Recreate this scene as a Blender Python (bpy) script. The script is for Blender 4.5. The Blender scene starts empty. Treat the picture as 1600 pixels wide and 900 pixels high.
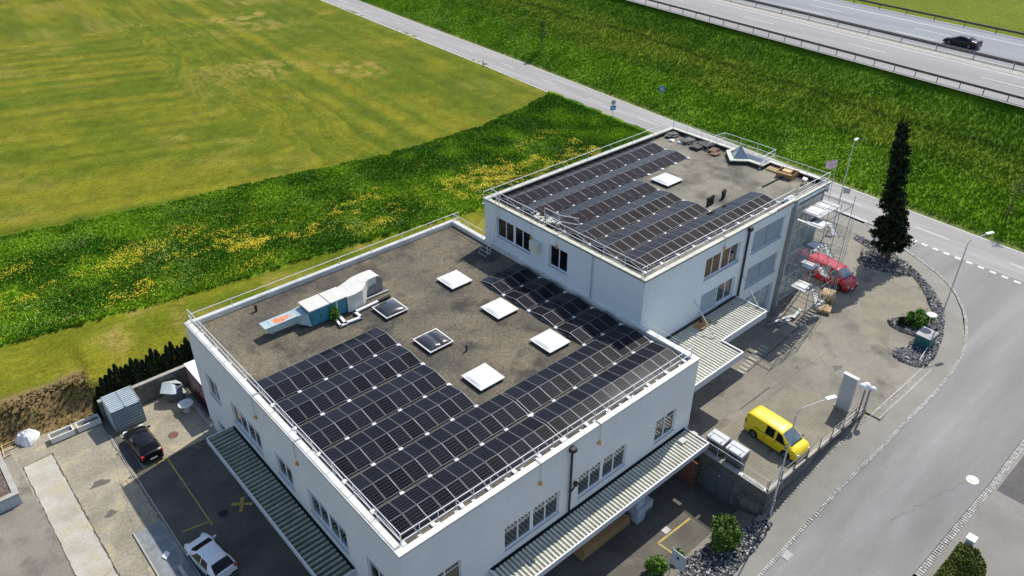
import bpy, math, random
import numpy as np
from mathutils import Vector, Matrix, noise as mnoise
random.seed(7); rng = np.random.default_rng(7)
PI = math.pi
SC = bpy.context.scene
COL = SC.collection

# ------------------------------------------------------------------ camera, sky, sun, exposure
CAM = Vector((-13.118, -23.402, 43.33))
YAW, PITCH, ROLL, FPX = 0.844526, 0.566770, -0.002667, 1214.25
fwd = Vector((math.cos(PITCH)*math.cos(YAW), math.cos(PITCH)*math.sin(YAW), -math.sin(PITCH)))
rgt = Vector((math.sin(YAW), -math.cos(YAW), 0))
dwn = fwd.cross(rgt)
rgt2 = rgt*math.cos(ROLL) + dwn*math.sin(ROLL)
dwn2 = -rgt*math.sin(ROLL) + dwn*math.cos(ROLL)
cam_d = bpy.data.cameras.new('camera'); cam = bpy.data.objects.new('camera', cam_d); COL.objects.link(cam)
cam_d.sensor_width = 36; cam_d.lens = FPX/1600*36; cam_d.clip_start = 0.5; cam_d.clip_end = 4000
m = Matrix((rgt2, -dwn2, -fwd)).transposed().to_4x4(); m.translation = CAM
cam.matrix_world = m
SC.camera = cam

SUN = Vector((.749, .1727, 1.0)).normalized()
SC.world = bpy.data.worlds.new('World'); SC.world.use_nodes = True
wn = SC.world.node_tree.nodes; wl = SC.world.node_tree.links; wn.clear()
sky = wn.new('ShaderNodeTexSky'); sky.sky_type = 'NISHITA'; sky.sun_disc = False
sky.sun_elevation = math.asin(SUN.z); sky.sun_rotation = math.atan2(SUN.x, SUN.y)
sky.air_density = 1.0; sky.dust_density = 1.2; sky.ozone_density = 1.0; sky.altitude = 400
bg = wn.new('ShaderNodeBackground'); bg.inputs[1].default_value = 0.13
wo = wn.new('ShaderNodeOutputWorld'); wl.new(sky.outputs[0], bg.inputs[0]); wl.new(bg.outputs[0], wo.inputs[0])
sd = bpy.data.lights.new('sun', 'SUN'); sd.energy = 3.7; sd.angle = math.radians(0.5); sd.color = (1.0, .955, .88)
so = bpy.data.objects.new('sun', sd); COL.objects.link(so)
so.rotation_euler = (-SUN).to_track_quat('-Z', 'Y').to_euler(); so.location = (40, 10, 80)
SC.view_settings.view_transform = 'Standard'; SC.view_settings.look = 'None'
SC.view_settings.exposure = 0.27; SC.view_settings.gamma = 1.0

# ------------------------------------------------------------------ pixel helpers: positions from image pixels, where a camera ray meets a known level
def ray(px, py): return rgt2*((px-800)/FPX) + dwn2*((py-450)/FPX) + fwd
def at(px, py, z):
    d = ray(px, py); return CAM + d*((z-CAM.z)/d.z)

# ------------------------------------------------------------------ mesh helpers
WL = {}          # world location of every thing root
def vec(*a): return Vector(a)
class MB:
    def __init__(s): s.v = []; s.f = []; s.m = []
    def add(s, vs, fs, mi=0):
        b = len(s.v); s.v += [tuple(v) for v in vs]
        for f in fs: s.f.append(tuple(b+i for i in f)); s.m.append(mi)
        return s
    def box(s, x0, y0, z0, x1, y1, z1, mi=0):
        if x0 > x1: x0, x1 = x1, x0
        if y0 > y1: y0, y1 = y1, y0
        if z0 > z1: z0, z1 = z1, z0
        return s.add([(x0,y0,z0),(x1,y0,z0),(x1,y1,z0),(x0,y1,z0),(x0,y0,z1),(x1,y0,z1),(x1,y1,z1),(x0,y1,z1)],
            [(0,3,2,1),(4,5,6,7),(0,1,5,4),(1,2,6,5),(2,3,7,6),(3,0,4,7)], mi)
    def obox(s, c, hx, hy, hz, rz=0, tilt=0, mi=0, mat=None):
        M = mat if mat else (Matrix.Rotation(rz,3,'Z') @ Matrix.Rotation(tilt,3,'X'))
        c = Vector(c); vs = [c + M @ Vector((sx*hx, sy*hy, sz*hz)) for sz in (-1,1) for sx,sy in ((-1,-1),(1,-1),(1,1),(-1,1))]
        return s.add(vs, [(0,3,2,1),(4,5,6,7),(0,1,5,4),(1,2,6,5),(2,3,7,6),(3,0,4,7)], mi)
    def tube(s, p, q, r, n=6, r2=None, mi=0, cap=True):
        p = Vector(p); q = Vector(q); d = (q-p)
        if d.length < 1e-6: return s
        d.normalize(); a = d.orthogonal().normalized(); b = d.cross(a); r2 = r if r2 is None else r2
        vs = [p + (a*math.cos(2*PI*i/n)+b*math.sin(2*PI*i/n))*r for i in range(n)] + [q + (a*math.cos(2*PI*i/n)+b*math.sin(2*PI*i/n))*r2 for i in range(n)]
        fs = [(i,(i+1)%n,n+(i+1)%n,n+i) for i in range(n)]
        if cap: fs += [tuple(range(n))[::-1], tuple(range(n,2*n))]
        return s.add(vs, fs, mi)
    def path(s, pts, r, n=6, mi=0):
        for a, b in zip(pts, pts[1:]): s.tube(a, b, r, n, mi=mi)
        return s
    def cyl(s, c, r, h, n=16, r2=None, mi=0): return s.tube(c, Vector(c)+Vector((0,0,h)), r, n, r2, mi)
    def quad(s, a, b, c, d, mi=0): return s.add([a,b,c,d], [(0,1,2,3)], mi)
    def prism(s, pts, z0, z1, mi=0, side_mi=None):
        n = len(pts); area = sum(pts[i][0]*pts[(i+1)%n][1]-pts[(i+1)%n][0]*pts[i][1] for i in range(n))
        if area < 0: pts = pts[::-1]
        vs = [(p[0],p[1],z0) for p in pts] + [(p[0],p[1],z1) for p in pts]
        s.add(vs, [tuple(range(n,2*n))], mi); s.add(vs, [tuple(range(n))[::-1]], mi)
        return s.add(vs, [(i,(i+1)%n,n+(i+1)%n,n+i) for i in range(n)], mi if side_mi is None else side_mi)
    def lathe(s, c, prof, n=16, mi=0):
        vs = []; fs = []
        for (r, z) in prof:
            for i in range(n): vs.append((c[0]+r*math.cos(2*PI*i/n), c[1]+r*math.sin(2*PI*i/n), c[2]+z))
        for k in range(len(prof)-1):
            for i in range(n): fs.append((k*n+i, k*n+(i+1)%n, (k+1)*n+(i+1)%n, (k+1)*n+i))
        return s.add(vs, fs, mi)
    def mesh(s, name, mats, off=None, smooth=False):
        me = bpy.data.meshes.new(name)
        o = off or Vector((0,0,0))
        me.from_pydata([(v[0]-o[0], v[1]-o[1], v[2]-o[2]) for v in s.v], [], s.f)
        for m_ in (mats if isinstance(mats, (list, tuple)) else [mats]): me.materials.append(m_)
        if any(s.m): me.polygons.foreach_set('material_index', s.m)
        if smooth: me.polygons.foreach_set('use_smooth', [True]*len(me.polygons))
        me.update(); return me
def root_of(o):
    while o.parent: o = o.parent
    return o
def thing(name, label, cat, loc=(0,0,0), group=None):
    o = bpy.data.objects.new(name, None); COL.objects.link(o); o.location = loc; WL[o.name] = Vector(loc)
    o.empty_display_size = .2; o['label'] = label; o['category'] = cat
    if group: o['group'] = group
    return o
def part(parent, name, mb, mats, smooth=False, label=None, kind=None, bevel=0):
    off = WL[root_of(parent).name]
    o = bpy.data.objects.new(name, mb.mesh(name, mats, off, smooth)); COL.objects.link(o); o.parent = parent
    if label: o['label'] = label
    if kind: o['kind'] = kind
    if bevel: bv = o.modifiers.new('bevel', 'BEVEL'); bv.width = bevel; bv.segments = 2; bv.limit_method = 'ANGLE'
    return o
def part_at(parent, name, me, loc, rot=(0,0,0), scale=(1,1,1)):
    off = WL[root_of(parent).name]
    o = bpy.data.objects.new(name, me); COL.objects.link(o); o.parent = parent
    o.location = Vector(loc)-off; o.rotation_euler = rot; o.scale = scale; return o
def solo(name, mb, mats, label, cat, loc=(0,0,0), group=None, smooth=False, kind=None, bevel=0):
    o = bpy.data.objects.new(name, mb.mesh(name, mats, Vector(loc), smooth)); COL.objects.link(o); o.location = loc; WL[o.name] = Vector(loc)
    if label: o['label'] = label
    if cat: o['category'] = cat
    if group: o['group'] = group
    if kind: o['kind'] = kind
    if bevel: bv = o.modifiers.new('bevel', 'BEVEL'); bv.width = bevel; bv.segments = 2; bv.limit_method = 'ANGLE'
    return o
def struct(name, mb, mats, parent=None, smooth=False):
    o = bpy.data.objects.new(name, mb.mesh(name, mats, None, smooth)); COL.objects.link(o)
    if parent: o.parent = parent
    else: o['kind'] = 'structure'; WL[o.name] = Vector((0,0,0))
    return o
def copy_tree(o, parent=None):
    c = o.copy(); COL.objects.link(c)
    if parent: c.parent = parent
    for ch in list(o.children): copy_tree(ch, c)
    return c
def np_mesh(name, V, F, mats, smooth=False, cols=None):
    me = bpy.data.meshes.new(name); V = np.asarray(V, np.float32); F = np.asarray(F, np.int32); k = F.shape[1]
    me.vertices.add(len(V)); me.vertices.foreach_set('co', V.ravel())
    me.loops.add(F.size); me.loops.foreach_set('vertex_index', F.ravel())
    me.polygons.add(len(F)); me.polygons.foreach_set('loop_start', np.arange(0, F.size, k, dtype=np.int32))
    me.polygons.foreach_set('loop_total', np.full(len(F), k, np.int32))
    if smooth: me.polygons.foreach_set('use_smooth', np.ones(len(F), bool))
    for m_ in (mats if isinstance(mats, (list, tuple)) else [mats]): me.materials.append(m_)
    if cols is not None:
        a = me.color_attributes.new('gcol', 'FLOAT_COLOR', 'POINT')
        a.data.foreach_set('color', np.concatenate([cols, np.ones((len(cols),1))], 1).astype(np.float32).ravel())
    me.update(); me.validate(); return me
def vnoise(x, y, s, seed=0):
    """smooth value noise on arrays, about 0..1"""
    x = np.asarray(x)/s + seed*17.3; y = np.asarray(y)/s + seed*9.1
    xi = np.floor(x).astype(np.int64); yi = np.floor(y).astype(np.int64); fx = x-xi; fy = y-yi
    fx = fx*fx*(3-2*fx); fy = fy*fy*(3-2*fy)
    def h(a, b):
        n = (a*374761393 + b*668265263 + seed*362437) & 0xffffffff
        n = ((n ^ (n >> 13))*1274126177) & 0xffffffff
        return ((n ^ (n >> 16)) & 0xffff)/65535.0
    return (h(xi,yi)*(1-fx)+h(xi+1,yi)*fx)*(1-fy) + (h(xi,yi+1)*(1-fx)+h(xi+1,yi+1)*fx)*fy
def fbm(x, y, s, seed=0, o=4):
    r = 0; a = .5; t = 0
    for k in range(o): r = r + a*vnoise(x, y, s/2**k, seed+k); t += a; a *= .55
    return r/t
def inside(poly, x, y):
    x = np.asarray(x); y = np.asarray(y); r = np.zeros(x.shape, bool); n = len(poly)
    for i in range(n):
        x0,y0 = poly[i]; x1,y1 = poly[(i+1)%n]
        c = ((y0 > y) != (y1 > y)) & (x < (x1-x0)*(y-y0)/((y1-y0) if y1 != y0 else 1e-9)+x0)
        r ^= c
    return r

# ------------------------------------------------------------------ materials
def lin(c):
    if isinstance(c, str):
        c = c.lstrip('#'); c = [int(c[i:i+2],16)/255 for i in (0,2,4)]
        return tuple(x/12.92 if x <= .04045 else ((x+.055)/1.055)**2.4 for x in c)
    return c
def mat(name, c1, c2=None, sc=1.0, rough=.8, metal=0, fine=None, fine_amt=.15, bump=0, bsc=30, spec=.5, island=0, det=4, lo=.35, hi=.65, c3=None, sc3=.3, coat=0, vcol=False, stretch=None, ior=None, lo3=.45, hi3=.7, streak=0):
    M = bpy.data.materials.new(name); M.use_nodes = True; N = M.node_tree.nodes; L = M.node_tree.links
    b = N['Principled BSDF']; b.inputs['Roughness'].default_value = rough; b.inputs['Metallic'].default_value = metal
    b.inputs['Specular IOR Level'].default_value = spec
    if ior: b.inputs['IOR'].default_value = ior
    if coat: b.inputs['Coat Weight'].default_value = coat; b.inputs['Coat Roughness'].default_value = .05
    c1 = lin(c1)
    geo = N.new('ShaderNodeNewGeometry'); pos = geo.outputs['Position']
    if stretch:
        mp = N.new('ShaderNodeMapping'); mp.inputs['Scale'].default_value = stretch; L.new(pos, mp.inputs[0]); pos = mp.outputs[0]
    def nz(scale, detail=4, rgh=.6):
        n = N.new('ShaderNodeTexNoise'); n.inputs['Scale'].default_value = scale; n.inputs['Detail'].default_value = detail; n.inputs['Roughness'].default_value = rgh
        L.new(pos, n.inputs['Vector']); return n.outputs[0]
    def ramp(src, a, bb):
        r = N.new('ShaderNodeMapRange'); r.inputs[1].default_value = a; r.inputs[2].default_value = bb; L.new(src, r.inputs[0]); return r.outputs[0]
    def mix(fac, A, B):
        x = N.new('ShaderNodeMix'); x.data_type = 'RGBA'
        if isinstance(fac, float): x.inputs[0].default_value = fac
        else: L.new(fac, x.inputs[0])
        for sock, val in ((x.inputs[6], A), (x.inputs[7], B)):
            if isinstance(val, tuple): sock.default_value = (*val[:3], 1)
            else: L.new(val, sock)
        return x.outputs[2]
    cur = c1
    if vcol:
        a = N.new('ShaderNodeVertexColor'); a.layer_name = 'gcol'; cur = a.outputs[0]
    if c2 is not None: cur = mix(ramp(nz(sc, det), lo, hi), cur, lin(c2))
    if c3 is not None: cur = mix(ramp(nz(sc3, 3), lo3, hi3), cur, lin(c3))
    if fine or island:
        hsv = N.new('ShaderNodeHueSaturation')
        if isinstance(cur, tuple): hsv.inputs['Color'].default_value = (*cur, 1)
        else: L.new(cur, hsv.inputs['Color'])
        src = None
        if fine:
            r = N.new('ShaderNodeMapRange'); r.inputs[1].default_value = .3; r.inputs[2].default_value = .7
            r.inputs[3].default_value = 1-fine_amt; r.inputs[4].default_value = 1+fine_amt; L.new(nz(fine, 3, .7), r.inputs[0]); src = r.outputs[0]
        if island:
            r = N.new('ShaderNodeMapRange'); r.inputs[3].default_value = 1-island; r.inputs[4].default_value = 1+island; L.new(geo.outputs['Random Per Island'], r.inputs[0])
            if src:
                mm = N.new('ShaderNodeMath'); mm.operation = 'MULTIPLY'; L.new(src, mm.inputs[0]); L.new(r.outputs[0], mm.inputs[1]); src = mm.outputs[0]
            else: src = r.outputs[0]
        L.new(src, hsv.inputs['Value']); cur = hsv.outputs[0]
    if streak:
        mp = N.new('ShaderNodeMapping'); mp.inputs['Rotation'].default_value = (0,0,math.radians(10)); mp.inputs['Scale'].default_value = (1.1,2.4,1); L.new(geo.outputs['Position'], mp.inputs[0])
        n = N.new('ShaderNodeTexNoise'); n.inputs['Scale'].default_value = 1.0; n.inputs['Detail'].default_value = 9; n.inputs['Roughness'].default_value = .82; L.new(mp.outputs[0], n.inputs['Vector'])
        r = N.new('ShaderNodeMapRange'); r.inputs[1].default_value = .3; r.inputs[2].default_value = .7; r.inputs[3].default_value = 1-streak; r.inputs[4].default_value = 1+streak; L.new(n.outputs[0], r.inputs[0])
        h = N.new('ShaderNodeHueSaturation'); L.new(cur, h.inputs['Color']); L.new(r.outputs[0], h.inputs['Value']); cur = h.outputs[0]
    if isinstance(cur, tuple): b.inputs['Base Color'].default_value = (*cur, 1)
    else: L.new(cur, b.inputs['Base Color'])
    if bump:
        bp = N.new('ShaderNodeBump'); bp.inputs['Strength'].default_value = bump; bp.inputs['Distance'].default_value = .03
        L.new(nz(bsc, 3, .7), bp.inputs['Height']); L.new(bp.outputs[0], b.inputs['Normal'])
    return M
M = {}
M['asphalt_lot'] = mat('weathered_lot_asphalt', (.20,.18,.145), (.29,.262,.21), .2, .9, det=7, fine=7, fine_amt=.16, bump=.3, bsc=25, c3=(.135,.122,.10), sc3=.42, lo3=.53, hi3=.72)
M['asphalt_yard'] = mat('dark_yard_asphalt', (.085,.078,.064), (.14,.127,.10), .3, .9, fine=8, fine_amt=.18, bump=.3, bsc=25, c3=(.21,.185,.14), sc3=.35, lo3=.6, hi3=.75)
M['concrete_yard'] = mat('stained_concrete', (.37,.33,.245), (.24,.215,.155), .3, .9, det=8, fine=5, fine_amt=.25, bump=.25, bsc=12, c3=(.45,.38,.24), sc3=.5, lo3=.52, hi3=.72)
M['concrete_pale'] = mat('pale_worn_concrete', (.54,.52,.47), (.37,.33,.25), .28, .9, fine=7, fine_amt=.16, bump=.2, bsc=14, c3=(.44,.39,.27), sc3=.6)
M['road'] = mat('country_road_asphalt', (.33,.315,.30), (.285,.27,.255), .25, .85, fine=14, fine_amt=.05, stretch=(1.6,.12,1), c3=(.38,.37,.355), sc3=.35)
M['street'] = mat('side_street_asphalt', (.225,.218,.20), (.315,.305,.29), .45, .85, det=6, fine=14, fine_amt=.06, stretch=(.10,1,1), c3=(.20,.19,.18), sc3=.18, lo3=.5, hi3=.8)
M['footway'] = mat('footway_asphalt', (.25,.235,.20), (.29,.275,.235), .4, .9, fine=12, fine_amt=.12)
M['lot_pale'] = mat('pale_forecourt_asphalt', (.30,.275,.24), (.245,.225,.20), .3, .9, fine=10, fine_amt=.12)
M['patch'] = mat('fresh_tar', (.10,.092,.088), (.13,.12,.112), 1, .9, fine=15, fine_amt=.12)
M['hwy'] = mat('highway_asphalt', (.255,.245,.235), (.31,.30,.29), .3, .85, stretch=(1.5,.06,1), fine=8, fine_amt=.06)
M['hwy2'] = mat('highway_far_asphalt', (.20,.215,.23), (.25,.262,.275), .3, .8, stretch=(1.5,.06,1), fine=8, fine_amt=.06)
M['white_paint'] = mat('road_marking_white', (.74,.74,.70), (.55,.55,.52), 3, .7, fine=20, fine_amt=.12)
M['yellow_paint'] = mat('road_marking_yellow', (.62,.42,.06), (.36,.29,.12), 2.5, .8)
M['cobble'] = mat('granite_setts', (.40,.385,.35), None, rough=.85, island=.3, fine=20, fine_amt=.1)
M['kerb'] = mat('concrete_kerb', (.45,.43,.38), (.36,.34,.29), 1.5, .9, fine=14, fine_amt=.12)
M['pavers'] = mat('block_paving', (.275,.25,.185), (.205,.185,.135), .5, .9, fine=9, fine_amt=.15)
M['render'] = mat('white_render', (.765,.76,.745), (.72,.715,.70), .5, .85, fine=2.5, fine_amt=.03, bump=.08, bsc=40, c3=(.70,.70,.69), sc3=.25, lo3=.45, hi3=.8)
M['render_b'] = mat('white_render_office', (.74,.78,.82), (.70,.74,.78), .35, .85, fine=2.5, fine_amt=.03, bump=.06, bsc=40, c3=(.70,.74,.77), sc3=.25, lo3=.45, hi3=.8)
M['coping'] = mat('parapet_metal_coping', (.78,.77,.72), (.62,.60,.54), .9, .5, fine=6, fine_amt=.08)
M['coping_b'] = mat('aged_parapet_coping', (.60,.60,.50), (.46,.45,.36), 1.2, .6, fine=6, fine_amt=.12)
M['fascia_black'] = mat('black_edge_band', (.02,.02,.022), rough=.6)
M['gravel_a'] = mat('roof_gravel_dark', (.090,.078,.060), (.185,.158,.105), .22, .95, det=7, fine=8, fine_amt=.5, bump=1.0, bsc=12, c3=(.060,.052,.042), sc3=.35, lo3=.5, hi3=.66)
M['gravel_b'] = mat('roof_gravel_pale', (.165,.148,.115), (.285,.255,.195), .3, .95, fine=7, fine_amt=.32, bump=.9, bsc=12, c3=(.10,.09,.072), sc3=.33, lo3=.48, hi3=.66)
M['white_metal'] = mat('white_painted_metal', (.80,.80,.80), rough=.35)
M['galv'] = mat('galvanised_steel', (.62,.63,.64), (.50,.51,.52), 3, .45, metal=.35)
M['steel_d'] = mat('dull_grey_steel', (.30,.31,.32), (.24,.25,.26), 3, .5, metal=.4)
M['alu'] = mat('bright_aluminium', (.80,.80,.78), (.70,.69,.66), 2, .32, metal=.55)
M['black'] = mat('black_plastic', (.015,.015,.016), rough=.5)
M['glass'] = mat('dark_window_glass', (.012,.016,.018), rough=.03, spec=1.0, ior=2.1)
M['glass_dk'] = mat('dark_side_glass', (.008,.009,.010), rough=.04, spec=.5)
M['glass_b'] = mat('blue_facade_glass', (.20,.28,.33), (.30,.38,.42), .5, .1, spec=.9, ior=1.9)
M['shutter'] = mat('grey_roller_shutter', (.40,.43,.46), (.36,.39,.42), .8, .6)
M['frame_w'] = mat('white_window_frame', (.76,.77,.78), rough=.45)
M['sill'] = mat('grey_sill', (.42,.44,.46), rough=.5)
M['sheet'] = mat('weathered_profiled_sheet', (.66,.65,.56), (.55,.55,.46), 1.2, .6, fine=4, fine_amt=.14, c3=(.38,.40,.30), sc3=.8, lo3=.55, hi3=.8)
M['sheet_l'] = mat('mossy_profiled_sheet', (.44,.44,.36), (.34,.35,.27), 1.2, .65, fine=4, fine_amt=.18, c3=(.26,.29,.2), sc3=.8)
M['sheet_dirt'] = mat('dirty_shaded_sheet_valley', (.26,.25,.20), (.18,.18,.13), 1.5, .8)  # shade in the troughs is painted in along with the dirt
M['sheet_l_dirt'] = mat('mossy_shaded_sheet_valley', (.075,.08,.055), (.11,.115,.08), 1.5, .85)  # left canopy valleys: painted shade on top of the mossy tone
M['fascia'] = mat('pale_blue_fascia', (.50,.53,.58), (.44,.47,.52), 1, .5)
M['slab_blue'] = mat('blue_grey_slab', (.25,.27,.28), (.19,.20,.20), 1.2, .85, fine=6, fine_amt=.2)
M['dome'] = mat('white_acrylic_dome', (.86,.85,.80), rough=.25, coat=.3)
M['dome_d'] = mat('smoked_acrylic_dome', (.045,.045,.05), rough=.2, coat=.6)
M['cream_metal'] = mat('cream_sheet_metal', (.70,.68,.61), (.62,.60,.54), 1.5, .45)
M['blue_metal'] = mat('teal_blue_cabinet', (.035,.22,.30), (.05,.26,.34), 2, .45)
M['lblue_metal'] = mat('pale_blue_duct', (.42,.52,.54), (.36,.46,.48), 1.5, .5)
M['rust'] = mat('orange_rust', (.72,.17,.035), (.60,.36,.22), 5, .9, lo=.45, hi=.62)
M['wood'] = mat('fresh_pallet_wood', (.62,.46,.24), (.50,.36,.18), 4, .8, island=.15)
M['wood_d'] = mat('dark_wood', (.20,.13,.07), (.14,.09,.05), 3, .85)
M['cardboard'] = mat('brown_cardboard', (.45,.27,.12), (.38,.22,.10), 2, .85)
M['foil'] = mat('white_foil', (.85,.85,.84), (.70,.70,.69), 2, .35, bump=.4, bsc=6)
M['wall_conc'] = mat('stained_concrete_wall', (.15,.148,.135), (.08,.078,.07), .9, .95, fine=5, fine_amt=.25, bump=.4, bsc=10, c3=(.28,.27,.25), sc3=.7, lo3=.55, hi3=.8)
M['rock'] = mat('slate_rock', (.115,.115,.12), None, rough=.85, island=.85)
M['rock_w'] = mat('pale_stone', (.42,.41,.40), None, rough=.8, island=.3)
M['bed'] = mat('dark_bed_soil', (.07,.066,.062), (.12,.11,.105), 3, .95)
M['soil'] = mat('bare_bank_soil', (.30,.22,.12), (.17,.12,.065), .9, .95, fine=4, fine_amt=.3, bump=.8, bsc=5, c3=(.09,.09,.03), sc3=.6)
M['meadow'] = mat('meadow_ground', (.1,.1,.1), vcol=True, streak=.42, rough=.95, fine=4.5, fine_amt=.3, bump=.7, bsc=8, spec=.1)
M['tuft'] = mat('grass_tufts', (.1,.1,.1), vcol=True, rough=.8, spec=.1, island=.2)
M['fl_y'] = mat('yellow_flowers', (.85,.66,.02), rough=.7, island=.25)
M['fl_w'] = mat('white_flowers', (.36,.46,.16), rough=.7, island=.25)
M['leaf_con'] = mat('dark_conifer_needles', (.010,.021,.009), (.026,.042,.014), 1.6, rough=.8, spec=.15, island=.55)
M['leaf_thuja'] = mat('thuja_hedge_leaves', (.020,.034,.012), rough=.75, spec=.2, island=.55)
M['leaf_shrub'] = mat('shrub_leaves', (.06,.12,.018), (.14,.21,.03), 2.5, rough=.6, spec=.3, island=.5)
M['leaf_bright'] = mat('bright_leaves', (.10,.20,.02), rough=.6, spec=.3, island=.45)
M['leaf_olive'] = mat('olive_ground_cover', (.12,.15,.03), rough=.7, spec=.2, island=.45)
M['bark'] = mat('bark', (.12,.085,.06), (.08,.055,.04), 5, .95)
M['car_yellow'] = mat('yellow_car_paint', (.87,.66,.008), rough=.3, coat=.6)
M['car_red'] = mat('red_car_paint', (.50,.012,.03), rough=.3, coat=.6)
M['car_black'] = mat('black_car_paint', (.008,.008,.009), rough=.3, coat=.35, spec=.3)
M['car_white'] = mat('white_car_paint', (.78,.79,.80), rough=.28, coat=.5)
M['car_glass'] = mat('car_glass', (.055,.085,.105), (.12,.16,.18), 2.2, .05, spec=1.0, ior=1.8)
M['car_glass_d'] = mat('tinted_car_glass', (.006,.006,.007), rough=.06, spec=.35)
M['tyre'] = mat('tyre_rubber', (.018,.018,.018), rough=.85)
M['rim'] = mat('wheel_rim', (.22,.22,.23), rough=.35, metal=.6)
M['lamp_red'] = mat('red_tail_lamp', (.45,.015,.015), rough=.2, coat=.5)
M['lamp_clear'] = mat('clear_head_lamp', (.72,.73,.72), rough=.1, coat=.5)
M['bin_grey'] = mat('grey_container_lid', (.56,.57,.58), (.50,.51,.52), 2, .5)
M['bin_dark'] = mat('dark_grey_container', (.10,.115,.125), (.13,.14,.15), 2, .5)
M['teal'] = mat('teal_cabinet', (.02,.115,.12), (.03,.13,.135), 2, .45)
M['maroon'] = mat('maroon_paint', (.14,.012,.03), rough=.4)
M['sign_blue'] = mat('sign_blue', (.02,.22,.62), rough=.4)
M['sign_grey'] = mat('sign_back_grey', (.42,.44,.46), rough=.5)
M['pink'] = mat('pink_flag_cloth', (.72,.42,.45), (.80,.66,.66), 4, .8)
M['orange'] = mat('amber_fitting', (.65,.33,.05), rough=.6)
M['globe'] = mat('opal_globe', (.85,.85,.82), rough=.2, coat=.3)
M['shed_roof'] = mat('shed_sheet_light', (.60,.66,.68), (.50,.56,.58), 1.5, .4, metal=.3)
M['brick'] = mat('red_brick', (.22,.09,.06), (.16,.07,.05), 4, .9, island=.2)
M['interior'] = mat('dark_interior', (.03,.03,.03), rough=.9)

def panel_mat(name, base, line, rough):
    P = bpy.data.materials.new(name); P.use_nodes = True; N = P.node_tree.nodes; L = P.node_tree.links; b = N['Principled BSDF']
    uv = N.new('ShaderNodeUVMap'); uv.uv_map = 'UVMap'; sep = N.new('ShaderNodeSeparateXYZ'); L.new(uv.outputs[0], sep.inputs[0])
    def lines(src, n, w):
        a = N.new('ShaderNodeMath'); a.operation = 'MULTIPLY'; a.inputs[1].default_value = n; L.new(src, a.inputs[0])
        f = N.new('ShaderNodeMath'); f.operation = 'FRACT'; L.new(a.outputs[0], f.inputs[0])
        s = N.new('ShaderNodeMath'); s.operation = 'LESS_THAN'; s.inputs[1].default_value = w; L.new(f.outputs[0], s.inputs[0]); return s.outputs[0]
    g1 = lines(sep.outputs[1], 6, .085); g2 = lines(sep.outputs[0], 5, .03)
    mx = N.new('ShaderNodeMath'); mx.operation = 'MAXIMUM'; L.new(g1, mx.inputs[0])
    h = N.new('ShaderNodeMath'); h.operation = 'MULTIPLY'; h.inputs[1].default_value = .45; L.new(g2, h.inputs[0]); L.new(h.outputs[0], mx.inputs[1])
    geo = N.new('ShaderNodeNewGeometry'); oi = N.new('ShaderNodeObjectInfo')
    hs = N.new('ShaderNodeHueSaturation'); hs.inputs['Color'].default_value = (*base, 1)
    r = N.new('ShaderNodeMapRange'); r.inputs[3].default_value = .6; r.inputs[4].default_value = 1.5; L.new(oi.outputs['Random'], r.inputs[0]); L.new(r.outputs[0], hs.inputs['Value'])
    mix = N.new('ShaderNodeMix'); mix.data_type = 'RGBA'; L.new(mx.outputs[0], mix.inputs[0]); L.new(hs.outputs[0], mix.inputs[6]); mix.inputs[7].default_value = (*line, 1)
    L.new(mix.outputs[2], b.inputs['Base Color'])
    b.inputs['Roughness'].default_value = rough; b.inputs['IOR'].default_value = 1.22
    return P
M['cells'] = panel_mat('solar_cells', (.008,.0085,.013), (.080,.082,.088), .12)
M['cells_b'] = panel_mat('solar_cells_sky_glare', (.018,.013,.013), (.085,.077,.073), .12)  # brown sky glare on the office panels is put into this base colour
M['pframe'] = mat('panel_frame', (.115,.115,.12), rough=.5)
M['prail'] = mat('mounting_rail', (.26,.26,.26), rough=.6)

# ------------------------------------------------------------------ levels
GL = 3.07                                   # forecourt, meadow and country road level; the lower yard is 0
def smooth(t): t = np.clip(t, 0, 1); return t*t*(3-2*t)
def zs(x): return .15 + (GL-.15)*smooth((np.asarray(x, float)-16.5)/24.0)       # the side street climbs to the junction
FY = [-400,-120,-60,-20,-6,5,16,42.6,80,132,200,400]; FX = [36,60,67.5,72.4,73.4,74.1,74.7,76.72,79.9,83.4,88.4,104]
def far_edge(y): return np.interp(y, FY, FX)
RW = 6.75
HD = np.array([math.cos(math.radians(-96.2)), math.sin(math.radians(-96.2))]); HN = np.array([-HD[1], HD[0]])
HA = np.array([99.7, 69.5])                 # highway guard rail line passes here
def hoff(x, y): return (np.asarray(x)-HA[0])*HN[0] + (np.asarray(y)-HA[1])*HN[1]
HWZ = 12.0
def H(x, y):
    """natural ground height"""
    x = np.asarray(x, float); y = np.asarray(y, float)
    z = np.full(np.broadcast(x, y).shape, GL-.03)
    # slope down to the lower yard on the left
    w = smooth((x+6.2)/1.0)
    yb = 36.2 + .25*np.sin(x*1.3) + .2*np.sin(x*.6+1)
    left = (-.12) + 2.2*smooth((y-yb)/1.9) + .97*smooth((y-yb-2)/7)
    hed = 1.85 + 1.19*smooth((y-36)/6)
    near = left*(1-w) + hed*w
    k = smooth((x-2.6)/1.5)
    z = near*(1-k) + z*k
    # embankment to the motorway
    s = x-far_edge(y)
    g = -hoff(x, y)                        # metres to the guard rail, positive on the near side
    t = np.clip(s/np.maximum(s+g, .1), 0, 1)
    bank = GL-.05 + (HWZ-.12-GL)*(t**1.25)
    z = np.where(s > 0, bank, z)
    z = np.where(-g > 0, HWZ-.12, z)
    z = np.where(-g > 31.2, HWZ-.02+ .02*(-g-31.2), z)
    return z
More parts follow.
